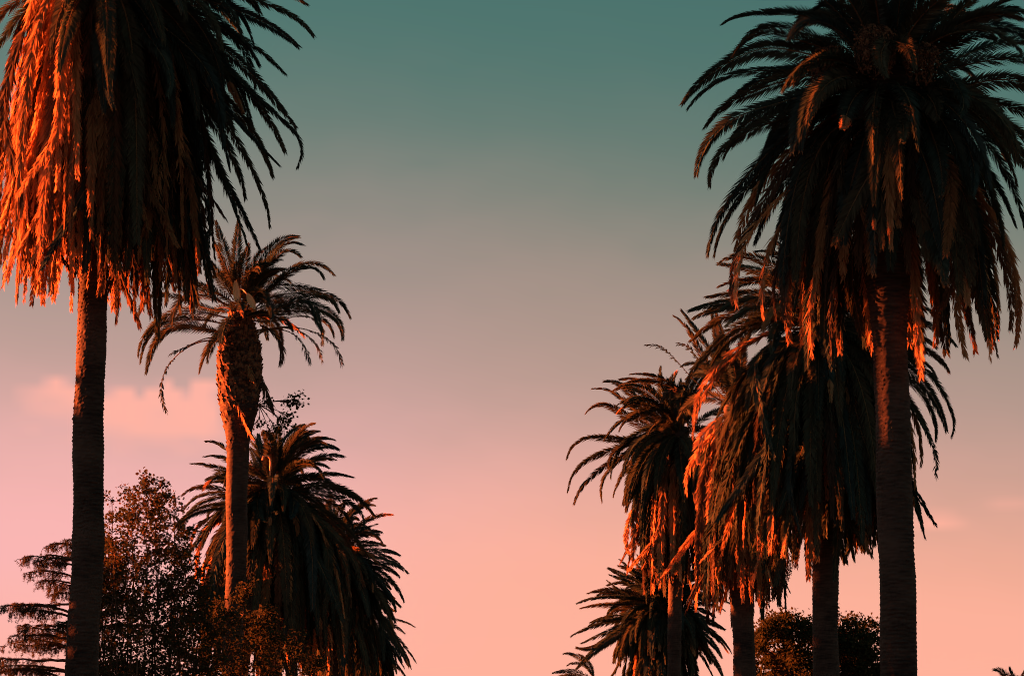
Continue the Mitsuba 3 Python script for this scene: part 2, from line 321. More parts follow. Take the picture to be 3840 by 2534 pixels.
# ------------------------------------------------------------------ palms: midribs of the leaves that stand out, in metres from the heart of each crown
TRACED = {
 'a': '''g -0.01,0.00,0.22 2.06,-0.49,-0.19 3.52,-0.87,-0.89 4.43,-1.10,-1.29 5.14,-1.33,-1.95
g -0.01,0.00,0.14 1.87,-0.32,-0.58 3.58,-0.61,-1.26 4.23,-0.73,-1.62 4.77,-0.84,-2.07
g -0.00,0.00,0.03 1.27,0.29,-0.74 3.04,0.65,-1.30 3.75,0.81,-1.70 4.32,0.96,-2.22
g -0.00,0.00,0.03 1.29,0.09,-0.69 2.54,0.17,-1.14 3.37,0.22,-1.68 3.77,0.26,-2.21
g -0.00,0.00,-0.15 1.71,-0.41,-1.20 3.18,-0.79,-2.22 4.10,-1.07,-3.20 4.76,-1.30,-4.08
g -0.00,0.00,-0.15 1.50,-0.06,-1.28 3.13,-0.12,-2.51 4.21,-0.17,-3.51 4.75,-0.19,-4.06 4.74,-0.21,-4.74
g 0.00,0.00,-0.23 1.32,-0.02,-1.46 2.59,-0.04,-2.71 3.49,-0.05,-3.66 4.15,-0.07,-4.94
g 0.00,0.00,-0.23 1.35,-0.29,-1.71 2.65,-0.57,-3.14 3.43,-0.78,-4.39 3.95,-0.95,-5.43 4.18,-1.09,-6.32
g 0.00,0.00,-0.34 1.12,0.17,-1.59 2.20,0.38,-3.26 2.74,0.51,-4.44 3.32,0.64,-5.51 3.79,0.75,-6.47
g 0.00,0.00,-0.27 1.36,-0.34,-1.47 2.85,-0.79,-3.27 3.73,-1.05,-4.27 4.38,-1.24,-4.96
g 0.00,0.00,-0.34 1.15,-0.09,-1.55 2.44,-0.20,-3.16 3.28,-0.30,-4.63 3.55,-0.35,-5.51
g -0.00,0.00,-0.15 1.49,0.02,-1.19 3.04,0.03,-2.40 3.84,0.04,-3.28 4.42,0.05,-4.33
g -0.00,0.00,-0.15 1.41,-0.79,-1.42 2.75,-1.61,-2.84 3.18,-2.22,-4.21 3.25,-2.50,-4.84
g -0.00,0.00,-0.15 0.89,-0.93,-1.17 1.46,-1.70,-2.11 1.93,-2.35,-2.90 2.05,-3.00,-3.78
g -0.00,0.00,-0.15 0.52,-0.78,-1.12 0.66,-1.46,-2.04 0.66,-2.32,-3.17 0.84,-3.00,-4.05
h 0.01,0.00,-0.41 0.97,-0.05,-1.65 1.89,-0.10,-2.95 2.56,-0.15,-4.42 2.73,-0.19,-5.69 2.71,-0.22,-6.74
h 0.01,0.00,-0.41 0.88,0.06,-1.62 1.69,0.12,-3.07 2.25,0.19,-4.70 2.37,0.25,-6.14 2.42,0.28,-6.85
h 0.01,0.00,-0.41 0.80,0.16,-1.59 1.52,0.37,-3.19 1.96,0.58,-4.97 2.04,0.76,-6.57
g -0.01,0.00,0.25 1.93,0.58,0.40 3.70,1.11,0.07 4.77,1.46,-0.39
g 0.00,0.00,-0.34 -1.16,-0.26,-0.71 -1.82,-0.46,-1.40 -2.32,-0.69,-2.45
g 0.00,0.00,-0.34 -1.42,0.19,-0.47 -2.25,0.32,-0.91 -2.75,0.48,-1.87''',
 'b': '''g -0.36,0.00,0.35 -1.42,0.31,0.94 -2.42,0.63,1.67
g -0.42,0.00,0.18 -1.48,-0.32,0.72 -2.24,-0.54,0.94 -2.66,-0.66,0.73
g -0.52,0.00,0.18 -1.37,-0.65,0.39 -1.82,-1.00,0.16 -2.00,-1.29,-0.26 -2.02,-1.60,-0.77
g -0.52,0.00,-0.02 -1.90,0.61,0.46 -2.77,0.99,0.70 -3.22,1.20,0.54 -3.48,1.52,-0.08
g -0.51,0.00,-0.22 -1.48,-0.18,-0.05 -2.18,-0.32,-0.15 -2.90,-0.49,-0.74 -3.18,-0.65,-1.56
g -0.51,0.00,-0.45 -1.60,-0.20,-0.32 -2.33,-0.33,-0.48 -2.77,-0.43,-0.83 -3.10,-0.60,-1.74
g -0.57,0.00,-0.75 -1.53,0.35,-0.49 -2.38,0.66,-0.53 -2.82,0.89,-0.93 -3.15,1.25,-1.80
g -0.57,0.00,-0.72 -1.43,0.08,-0.50 -2.16,0.15,-0.49 -2.68,0.21,-0.85 -2.90,0.27,-1.50
t -0.66,0.00,-1.02 -0.89,-0.01,-0.89 -1.41,-0.04,-1.02 -2.21,-0.09,-1.40
t -0.66,0.00,-1.02 -1.43,0.19,-1.02 -2.17,0.42,-1.48 -2.55,0.61,-2.11 -2.45,0.87,-3.11
g -0.20,0.00,0.51 -0.63,0.83,2.02 -1.01,1.50,3.24
g -0.13,0.00,0.51 -0.52,-0.91,1.40 -0.76,-1.50,1.97
g -0.17,0.00,0.51 -0.22,0.56,1.96 -0.23,1.00,3.14
g -0.00,0.00,0.44 0.16,-0.94,1.32 0.34,-1.50,1.84
g -0.26,0.00,0.35 -0.62,-0.49,0.92 -0.97,-1.00,1.51
g 0.29,0.00,0.68 0.71,0.30,1.74 1.11,0.48,2.32 1.73,0.66,2.56
g 0.29,0.00,0.51 0.85,-0.19,1.54 1.37,-0.31,2.08 1.97,-0.40,2.06
g 0.33,0.00,0.44 0.99,-0.71,1.44 1.50,-1.05,1.73 1.96,-1.31,1.51
g 0.29,0.00,0.64 0.47,0.39,1.86 0.72,0.51,2.15
g 0.30,0.00,0.18 0.92,0.35,0.75 1.57,0.77,1.53 2.20,1.06,1.76 2.85,1.38,1.45
g 0.30,0.00,0.18 0.97,-0.28,0.66 1.60,-0.54,1.10 2.20,-0.75,1.26 2.67,-0.94,0.89
g 0.40,0.00,0.18 1.26,0.13,0.87 2.24,0.24,0.72 2.99,0.33,0.47 3.45,0.42,-0.11
g 0.40,0.00,0.01 1.19,-0.19,0.47 2.12,-0.39,0.47 2.78,-0.53,0.31 3.15,-0.65,-0.14
g 0.40,0.00,0.01 1.42,0.24,0.32 2.23,0.43,0.26 2.91,0.60,-0.04 3.21,0.77,-0.75
g 0.40,0.00,-0.15 1.42,0.26,0.03 2.13,0.44,-0.01 2.65,0.58,-0.25 2.91,0.71,-0.69
g 0.40,0.00,-0.09 1.47,-0.34,0.12 2.13,-0.55,0.24 2.41,-0.69,-0.15 2.65,-0.90,-0.81
t 0.40,0.00,-0.32 1.42,0.39,-0.18 2.12,0.66,-0.07 2.44,0.81,-0.27 2.53,1.06,-0.90
t 0.48,0.00,-0.85 0.95,0.08,-0.57 1.76,0.20,-0.52 2.58,0.33,-0.76 3.07,0.43,-1.21 3.21,0.50,-1.69
t 0.47,0.00,-0.75 1.27,0.18,-0.52 2.02,0.35,-0.69 2.41,0.47,-1.07 2.57,0.58,-1.55
t 0.47,0.00,-0.65 1.26,0.37,-0.55 1.74,0.61,-0.74 2.02,0.84,-1.14 2.16,1.02,-1.51
d 0.63,0.00,-0.49 1.03,-0.07,-0.73 1.27,-0.14,-1.17 1.27,-0.23,-1.78
g 0.39,0.00,0.28 0.74,0.47,1.20 1.05,0.67,1.45 1.33,0.83,1.38
g 0.39,0.00,0.35 0.89,0.65,1.04 1.22,0.97,1.24 1.47,1.21,1.15
d -0.11,0.00,-0.92 0.19,-0.31,-1.43 0.39,-0.69,-2.12 0.54,-0.90,-2.48
d -0.41,0.00,-0.74 -0.26,-0.24,-1.81 -0.04,-0.50,-2.97 0.51,-0.80,-4.24
d 0.60,0.00,-1.86 0.72,-0.06,-2.31 0.90,-0.13,-2.83 1.09,-0.20,-3.32
g 0.13,0.00,0.18 0.69,-0.84,0.29 1.00,-1.40,-0.08 1.12,-2.00,-0.59''',
 'c': '''g 0.00,0.00,0.00 -1.37,-0.52,0.27 -2.38,-0.93,0.64 -3.28,-1.27,0.73
g 0.00,0.00,0.10 -1.73,0.67,1.05 -2.38,0.91,1.32 -2.99,1.12,1.35
g 0.00,0.00,0.24 -1.70,-0.20,1.17 -2.17,-0.28,1.63 -2.76,-0.34,1.78
g 0.01,0.00,-0.09 -1.42,-0.03,0.19 -2.27,-0.05,0.33 -2.78,-0.07,0.21
g 0.01,0.00,-0.14 -1.36,-0.60,0.02 -2.09,-0.92,0.03 -2.56,-1.13,-0.09
g 0.01,0.00,-0.24 -1.91,0.31,-0.20 -3.12,0.51,-0.03 -3.82,0.63,-0.33
g 0.01,0.00,-0.33 -1.85,-0.32,-0.42 -2.87,-0.50,-0.49 -3.60,-0.67,-1.08
g 0.01,0.00,-0.47 -1.93,0.51,-0.41 -3.14,0.83,-0.66 -3.92,1.19,-1.72
g 0.01,0.00,-0.57 -1.85,-0.31,-0.89 -3.00,-0.51,-1.11 -4.00,-0.72,-1.89
g 0.01,0.00,-0.71 -1.89,0.12,-0.75 -2.46,0.16,-0.93 -2.73,0.20,-1.45
g -0.19,0.00,0.00 -0.73,0.67,1.14 -1.05,1.00,1.67
g -0.09,0.00,0.10 -0.53,0.56,1.27 -0.73,1.00,2.25
g 0.00,0.00,0.10 -0.16,-0.54,0.88 -0.13,-1.00,1.58
g 0.19,0.00,0.24 0.22,-0.57,1.12 0.36,-1.00,1.77
g 0.19,0.00,0.24 0.52,-0.13,1.18 0.85,-0.24,1.93 1.35,-0.32,2.22
g 0.28,0.00,0.24 0.64,0.15,1.31 1.15,0.24,1.71 1.98,0.36,1.53
g 0.29,0.00,0.00 0.87,-0.35,0.91 1.69,-0.70,1.67 2.55,-0.97,1.77
g 0.29,0.00,-0.14 0.97,-0.32,0.53 1.93,-0.68,1.05 2.98,-1.02,1.05
g 0.29,0.00,-0.14 0.83,0.28,0.71 1.66,0.55,1.12 2.50,0.79,1.16
g 0.39,0.00,-0.24 1.17,0.25,0.32 2.33,0.56,0.55 3.27,0.81,0.44
g 0.39,0.00,-0.24 0.94,0.08,0.25 1.65,0.16,0.36 2.12,0.21,0.46
g 0.39,0.00,-0.38 1.17,0.27,-0.11 2.10,0.57,0.03 3.27,0.97,-0.31 4.12,1.35,-1.08
g 0.39,0.00,-0.47 1.68,-0.30,-0.37 2.88,-0.59,-0.64 3.65,-0.80,-1.19 3.85,-0.94,-1.77
g 0.39,0.00,-0.47 1.41,0.32,-0.53 2.34,0.62,-0.69 3.00,0.87,-1.18 3.28,1.12,-1.92
g 0.39,0.00,-0.38 1.44,-0.28,-0.13 2.64,-0.59,-0.22 3.65,-0.88,-0.72 4.13,-1.06,-1.26
g 0.01,0.00,-0.24 -0.06,-0.38,-0.14 -0.03,-1.79,-0.93 0.40,-3.00,-1.49
g 0.48,0.00,-0.24 0.75,-0.50,-0.30 0.98,-1.56,-0.90 0.95,-3.00,-1.72
g -0.18,0.00,-0.38 -0.42,-0.56,-0.31 -0.52,-1.46,-0.89 -0.06,-3.00,-1.86
d -0.53,0.00,-0.55 -1.65,0.40,-0.98 -2.97,0.86,-1.40 -3.41,1.11,-1.99 -3.57,1.49,-3.05
d -0.53,0.00,-0.55 -1.71,0.12,-1.20 -2.66,0.21,-1.76 -3.08,0.29,-2.65 -3.21,0.40,-3.82
d -0.53,0.00,-0.69 -1.47,0.07,-1.30 -2.27,0.14,-1.96 -2.78,0.22,-3.13 -2.94,0.34,-5.06
d -0.06,0.00,-0.69 1.34,0.38,-1.07 2.28,0.74,-2.13 2.98,1.14,-3.52 3.21,1.51,-4.91
d -0.06,0.00,-0.69 1.58,0.28,-1.09 2.76,0.52,-1.91 3.38,0.72,-2.94 3.76,0.92,-4.06
g -0.06,0.00,-0.55 1.58,0.32,-0.89 2.76,0.58,-1.57 3.46,0.77,-2.27 3.94,0.93,-2.92
g -0.06,0.00,-0.64 1.63,-0.45,-1.31 2.75,-0.82,-2.30 3.48,-1.13,-3.32 3.73,-1.43,-4.46''',
 'd': '''g 0.04,0.00,0.33 0.65,-0.12,0.74 1.37,-0.26,1.02 2.28,-0.42,1.31
g 0.04,0.00,0.20 0.97,-0.55,0.63 1.77,-0.97,0.70 2.45,-1.33,0.66
g 0.04,0.00,0.08 0.96,-0.34,0.23 1.88,-0.67,0.25 2.74,-0.98,0.13
g 0.04,0.00,0.02 1.88,-0.48,-0.15 2.79,-0.72,-0.14 3.52,-0.92,-0.37
g 0.04,0.00,-0.04 1.83,0.59,-0.16 2.72,0.89,-0.25 3.44,1.15,-0.59
g 0.04,0.00,-0.10 1.88,-0.54,-0.52 3.10,-0.90,-0.79 3.98,-1.19,-1.33
g 0.04,0.00,-0.16 1.63,-0.29,-0.73 2.79,-0.50,-0.99 3.52,-0.65,-1.49
g 0.04,0.00,-0.16 1.62,-0.01,-0.82 2.83,-0.02,-1.49 3.74,-0.02,-2.70
g 0.04,0.00,-0.28 1.54,0.50,-1.14 2.55,0.86,-1.83 3.15,1.12,-2.47
g 0.05,0.00,-0.40 1.11,0.55,-1.56 2.43,1.05,-2.18 3.51,1.49,-2.87
g 0.04,0.00,-0.28 1.54,0.32,-0.97 2.44,0.52,-1.44 2.99,0.67,-1.97
g 0.05,0.00,-0.40 1.16,-0.39,-1.53 1.90,-0.68,-2.45 2.16,-0.92,-3.37''',
 'e': '''g 0.02,0.00,0.01 0.69,0.04,0.69 1.66,0.09,0.70 2.79,0.14,0.40
g 0.02,0.00,0.01 1.44,0.22,-0.05 2.93,0.46,-0.18 4.10,0.66,-0.61
g 0.02,0.00,-0.06 1.47,-0.57,-0.26 2.62,-1.03,-0.60 3.49,-1.43,-1.19
g 0.02,0.00,-0.14 1.82,0.20,-0.65 3.17,0.39,-1.61 4.22,0.58,-2.98
g 0.02,0.00,-0.21 1.83,-0.15,-0.90 3.20,-0.30,-2.03 3.92,-0.42,-3.42
g 0.02,0.00,-0.29 1.67,0.12,-1.18 2.81,0.22,-2.37 3.45,0.29,-3.34
g 0.02,0.00,-0.36 1.22,0.18,-1.55 2.43,0.36,-2.66 3.55,0.54,-3.92
g 0.02,0.00,-0.29 1.07,0.20,-1.02 2.56,0.45,-1.38 3.16,0.54,-1.45
g 0.02,0.00,-0.44 1.08,0.03,-1.94 1.99,0.05,-3.06 2.97,0.07,-4.17
g 0.02,0.00,0.09 0.76,0.07,1.07 1.66,0.12,1.30 2.48,0.18,0.85''',
 'f': '''g -0.37,0.00,0.04 -1.04,-0.31,0.94 -1.70,-0.50,1.19 -2.47,-0.70,1.18 -3.13,-0.88,1.06 -3.43,-0.97,0.89
g -0.37,0.00,0.02 -1.33,-0.01,0.80 -2.08,-0.01,1.13 -2.63,-0.01,1.06 -2.98,-0.02,0.73
g -0.37,0.00,-0.00 -1.38,-0.44,0.54 -2.05,-0.70,0.67 -2.53,-0.88,0.71 -3.02,-1.07,0.46 -3.25,-1.20,0.16
g -0.37,0.00,-0.05 -1.14,-0.19,0.30 -1.91,-0.37,0.47 -2.57,-0.52,0.48 -3.34,-0.71,0.12 -3.89,-0.86,-0.30 -4.31,-1.00,-0.82
g -0.37,0.00,-0.05 -1.53,0.30,0.21 -2.38,0.52,0.29 -3.13,0.71,0.25 -3.67,0.86,-0.00 -4.06,1.00,-0.39
g -0.37,0.00,-0.09 -1.35,-0.02,0.04 -2.00,-0.03,-0.06 -2.76,-0.04,-0.33 -3.30,-0.05,-0.60 -3.78,-0.06,-1.09
g -0.38,0.00,-0.23 -1.62,-0.55,-0.53 -2.52,-0.96,-0.88 -3.30,-1.34,-1.25 -3.85,-1.67,-1.83 -4.11,-2.00,-2.57
g -0.38,0.00,-0.27 -1.72,0.62,-0.38 -2.46,1.00,-0.69 -2.99,1.28,-1.00 -3.27,1.50,-1.38
g -0.38,0.00,-0.27 -1.61,-0.31,-0.84 -2.71,-0.59,-1.24 -3.48,-0.81,-1.80 -3.77,-1.00,-2.56
g -0.38,0.00,-0.32 -1.84,-0.48,-1.21 -2.63,-0.78,-1.94 -3.30,-1.08,-2.77 -3.68,-1.30,-3.47 -3.87,-1.50,-4.15
g -0.38,0.00,-0.32 -1.72,-0.37,-1.19 -2.46,-0.61,-1.90 -3.07,-0.84,-2.72 -3.49,-1.03,-3.41 -3.70,-1.20,-4.09
g -0.38,0.00,-0.21 -1.45,0.04,-0.31 -2.21,0.07,-0.57 -2.86,0.09,-0.96 -3.30,0.12,-1.49
d -0.38,0.00,-0.43 -1.77,0.31,-1.35 -2.63,0.55,-2.30 -3.04,0.74,-3.25 -3.11,0.88,-4.00
d -0.49,0.00,-0.54 -2.04,-0.13,-1.90 -2.81,-0.22,-3.13 -3.24,-0.29,-4.12 -3.27,-0.34,-4.89
g 0.39,0.00,0.02 0.09,-1.37,0.37 -0.07,-1.61,0.31 -0.32,-3.00,-0.80
g 0.27,0.00,-0.21 0.20,-0.21,-0.33 0.12,-1.52,-1.15 -0.07,-3.20,-2.19
g 0.60,0.00,-0.21 0.98,-0.86,0.01 1.31,-1.69,-0.65 1.35,-2.17,-1.12 1.22,-2.50,-1.44
g 0.70,0.00,-0.27 1.12,-0.75,-1.06 1.44,-1.33,-1.64 1.55,-1.89,-2.31 1.44,-2.50,-3.09
g -0.16,0.00,-0.25 -0.59,-0.72,-0.51 -0.91,-1.52,-1.04 -1.17,-2.50,-1.74
g 0.60,0.00,-0.21 0.80,-1.11,-0.72 0.81,-2.05,-1.28 0.76,-2.50,-1.57
g 0.59,0.00,-0.32 0.78,-0.89,-1.21 0.87,-1.87,-2.20 0.76,-2.80,-3.16
g -0.59,0.00,-0.32 -1.54,-0.76,-0.52 -1.92,-1.32,-1.21 -2.15,-2.00,-2.13
g 0.39,0.00,0.35 1.09,-0.49,0.77 1.69,-0.86,1.00 2.28,-1.24,1.22 2.77,-1.54,1.29
g 0.50,0.00,0.24 1.60,0.04,0.92 2.27,0.06,1.42 2.82,0.08,1.54 3.06,0.09,1.39
g 0.50,0.00,0.13 1.51,-0.57,0.60 1.91,-0.78,0.69 2.22,-0.94,0.58
g 0.49,0.00,0.02 1.74,0.29,0.54 2.54,0.47,0.86 3.22,0.62,0.97 3.90,0.77,0.79
g 0.49,0.00,-0.00 1.67,-0.12,0.21 2.52,-0.21,0.34 3.26,-0.28,0.23 3.88,-0.36,-0.19
g 0.49,0.00,-0.09 1.66,-0.13,-0.24 2.51,-0.22,-0.11 3.24,-0.30,-0.40 3.75,-0.38,-0.97
g 0.49,0.00,-0.21 1.74,0.44,-0.34 2.31,0.64,-0.38 3.12,0.92,-0.53 3.82,1.31,-1.33
g 0.49,0.00,-0.27 1.75,-0.11,-0.79 2.59,-0.19,-1.14 3.20,-0.27,-1.93 3.48,-0.34,-2.83
g 0.39,0.00,0.24 0.76,-0.60,0.85 1.12,-1.15,1.40 1.40,-1.50,1.70
g 0.18,0.00,0.35 -0.07,0.47,1.50 -0.56,0.82,2.17 -0.87,1.00,2.45
g 0.07,0.00,0.35 -0.59,-0.24,1.07 -1.08,-0.39,1.47 -1.48,-0.48,1.35
g 0.28,0.00,0.35 0.20,-1.17,1.13 0.23,-2.00,1.65
g 0.33,0.00,0.24 -0.07,-0.89,0.88 -0.40,-1.58,1.36 -0.57,-2.00,1.65
g 0.39,0.00,0.24 0.48,-1.06,0.83 0.49,-1.85,1.26 0.48,-2.50,1.61
g 0.39,0.00,0.24 1.35,-0.22,1.07 2.00,-0.37,1.70 2.63,-0.49,1.89
d 0.06,0.00,-2.03 0.26,-0.09,-2.39 0.48,-0.47,-4.19 0.46,-0.90,-6.20
d 0.17,0.00,-2.03 0.90,0.55,-2.83 1.14,0.97,-3.61 1.35,1.60,-4.82
d 0.18,0.00,-1.80 1.08,-0.15,-2.87 1.31,-0.29,-4.15 1.51,-0.50,-6.09
d 0.18,0.00,-1.57 1.32,-0.12,-2.51 1.83,-0.23,-3.85 2.03,-0.40,-6.10
d 0.19,0.00,-1.34 1.59,0.14,-2.34 2.19,0.26,-3.75 2.33,0.40,-5.50
d 0.19,0.00,-1.22 1.71,0.20,-2.21 2.60,0.39,-3.73 2.74,0.60,-5.64
d -0.17,0.00,-2.03 -0.34,0.22,-2.90 -0.36,0.56,-4.31 -0.25,0.90,-5.71
d -0.16,0.00,-1.80 -1.83,-0.25,-2.72 -2.53,-0.42,-3.89 -2.67,-0.60,-5.25
d -0.16,0.00,-1.91 -1.55,-0.24,-2.89 -2.23,-0.41,-3.89 -2.40,-0.60,-5.25
d -0.17,0.00,-2.03 -1.28,-0.28,-3.01 -2.08,-0.56,-4.20 -2.21,-0.80,-5.44
d -0.17,0.00,-2.14 -1.01,-0.32,-3.30 -1.56,-0.62,-4.50 -1.71,-1.00,-6.13
d -0.17,0.00,-2.26 -0.84,-0.30,-3.30 -1.18,-0.61,-4.50 -1.32,-1.00,-6.03
d -0.16,0.00,-1.68 -2.11,-0.22,-2.54 -2.97,-0.36,-3.60 -3.21,-0.50,-4.98
d 0.18,0.00,-1.80 0.75,0.27,-2.66 0.93,0.48,-3.42 1.03,0.80,-4.62
d 0.18,0.00,-1.45 1.85,0.09,-2.70 2.50,0.15,-4.06 2.58,0.20,-5.36''',
 'g': '''g -0.08,0.00,-0.05 -1.40,-0.03,0.66 -2.67,-0.05,0.72 -3.53,-0.06,0.62
g -0.15,0.00,-0.21 -1.76,-0.55,0.33 -3.05,-0.96,0.26 -3.69,-1.16,0.12 -4.11,-1.30,-0.03
g -0.15,0.00,-0.21 -1.71,0.06,0.35 -2.66,0.10,0.39 -3.45,0.13,0.20 -3.87,0.15,0.01
g -0.15,0.00,-0.21 -1.37,0.42,0.13 -2.30,0.73,0.28 -3.08,1.00,0.10 -3.55,1.19,-0.19 -3.93,1.35,-0.49
g -0.15,0.00,-0.27 -1.72,0.07,-0.07 -2.67,0.11,-0.35 -3.31,0.15,-0.92 -3.79,0.17,-1.43 -4.11,0.20,-1.97
g -0.15,0.00,-0.27 -1.70,0.33,-0.15 -2.58,0.53,-0.44 -3.08,0.67,-0.93 -3.33,0.78,-1.36
d -0.15,0.00,-0.37 -2.08,-0.37,-0.76 -3.21,-0.63,-1.60 -3.76,-0.82,-2.45 -4.00,-1.00,-3.39
d -0.15,0.00,-0.37 -2.23,-0.19,-0.88 -3.35,-0.33,-2.02 -3.84,-0.42,-2.99 -4.01,-0.50,-3.86
g -0.21,0.00,-0.05 -1.02,0.57,1.19 -1.94,0.99,1.70 -3.00,1.43,1.98
g 0.30,0.00,0.06 2.04,0.50,0.55 3.44,0.90,0.40 4.02,1.09,0.03
g 0.30,0.00,0.00 2.29,0.37,0.07 3.61,0.62,-0.22 4.29,0.78,-0.74
g 0.30,0.00,-0.11 2.02,0.50,-0.30 3.18,0.83,-0.47 3.70,1.00,-0.76
g 0.30,0.00,-0.17 2.30,0.51,-0.64 3.45,0.80,-0.93 4.11,1.02,-1.55
g 0.29,0.00,-0.28 2.43,-0.51,-1.27 3.12,-0.68,-1.58 3.43,-0.79,-1.99
g 0.29,0.00,-0.39 2.22,-0.02,-1.07 3.47,-0.04,-1.98 3.95,-0.05,-2.88 4.05,-0.05,-3.21 3.98,-0.06,-3.71
g 0.29,0.00,-0.39 2.08,-0.20,-1.22 3.10,-0.34,-2.14 3.61,-0.44,-3.05 3.76,-0.50,-3.61
g 0.29,0.00,-0.51 2.18,-0.23,-1.67 2.98,-0.34,-2.42 3.39,-0.44,-3.27 3.42,-0.50,-3.89
t 0.29,0.00,-0.62 2.42,-0.38,-2.42 3.24,-0.61,-3.90 3.40,-0.70,-4.58 3.36,-0.76,-5.03
d 0.29,0.00,-0.62 2.22,0.10,-1.95 2.92,0.17,-3.18 3.06,0.23,-4.57
d 0.29,0.00,-0.62 2.17,-0.22,-2.12 2.72,-0.38,-3.82 2.67,-0.58,-6.05
d 0.29,0.00,-0.62 2.05,0.15,-2.06 2.64,0.27,-3.72 2.67,0.38,-5.38
g -0.32,0.00,-4.18 0.78,0.21,-5.26 1.22,0.34,-6.03 1.28,0.50,-7.18
g -0.32,0.00,-4.34 0.63,0.22,-5.42 1.03,0.37,-6.35 1.22,0.50,-7.15
g -0.32,0.00,-4.50 0.46,0.22,-5.73 0.78,0.38,-6.66 0.96,0.50,-7.45
d -0.31,0.00,-3.86 0.90,-0.31,-4.38 1.35,-0.56,-5.36 1.39,-0.80,-6.43
g -0.21,0.00,-0.21 -0.86,-0.85,-0.30 -1.30,-1.49,-0.64 -1.64,-2.50,-1.44
g -0.21,0.00,-0.21 -1.02,-0.93,-0.22 -1.38,-1.37,-0.46 -1.71,-2.50,-1.54
g -0.24,0.00,0.15 -0.11,-0.50,-0.10 -0.41,-1.54,-0.77 -0.51,-2.50,-1.41
g -0.11,0.00,0.34 -0.61,0.55,1.71 -1.31,1.00,2.66
g -0.03,0.00,0.34 -0.00,0.83,1.77 -0.08,1.50,2.94
g 0.06,0.00,0.34 0.81,0.60,1.72 1.62,1.00,2.40
g -0.11,0.00,0.34 -1.46,-0.51,1.50 -2.47,-0.80,1.78 -3.14,-1.00,1.53
g -0.19,0.00,0.25 -0.83,0.97,1.28 -1.37,1.50,1.56''',
 'h': '''g -0.06,0.00,0.13 -1.36,0.17,2.60 -1.75,0.22,3.25 -2.17,0.26,3.86
g -0.06,0.00,0.13 -1.50,-0.72,1.97 -2.02,-1.06,2.90 -2.52,-1.27,3.34
t -0.06,0.00,0.09 -1.51,-0.12,1.75 -2.01,-0.17,2.42 -2.33,-0.18,2.50
t -0.06,0.00,0.05 -1.99,-0.19,1.34 -2.77,-0.28,2.16 -3.17,-0.32,2.39 -3.60,-0.35,2.43
g -0.02,0.00,0.13 -0.71,0.44,2.57 -0.96,0.66,3.82
g -0.02,0.00,0.13 -0.69,-0.94,2.53 -0.94,-1.32,3.49
d -0.33,0.00,-0.13 -1.34,-0.25,-0.96 -1.58,-0.34,-1.37 -1.64,-0.50,-2.18
d -0.33,0.00,-0.25 -1.13,-0.10,-1.14 -1.82,-0.19,-2.06 -2.07,-0.30,-3.33
d -0.33,0.00,-0.33 -0.93,0.00,-1.32 -1.42,0.00,-2.51 -1.67,0.00,-3.89
d -0.14,0.00,-0.73 -0.76,-0.22,-1.95 -1.15,-0.49,-3.55 -1.05,-0.89,-5.94 -0.92,-1.06,-6.96
d -0.14,0.00,-0.73 -0.82,0.01,-2.11 -1.04,0.02,-3.89 -0.95,0.03,-6.24 -0.76,0.04,-7.09''',
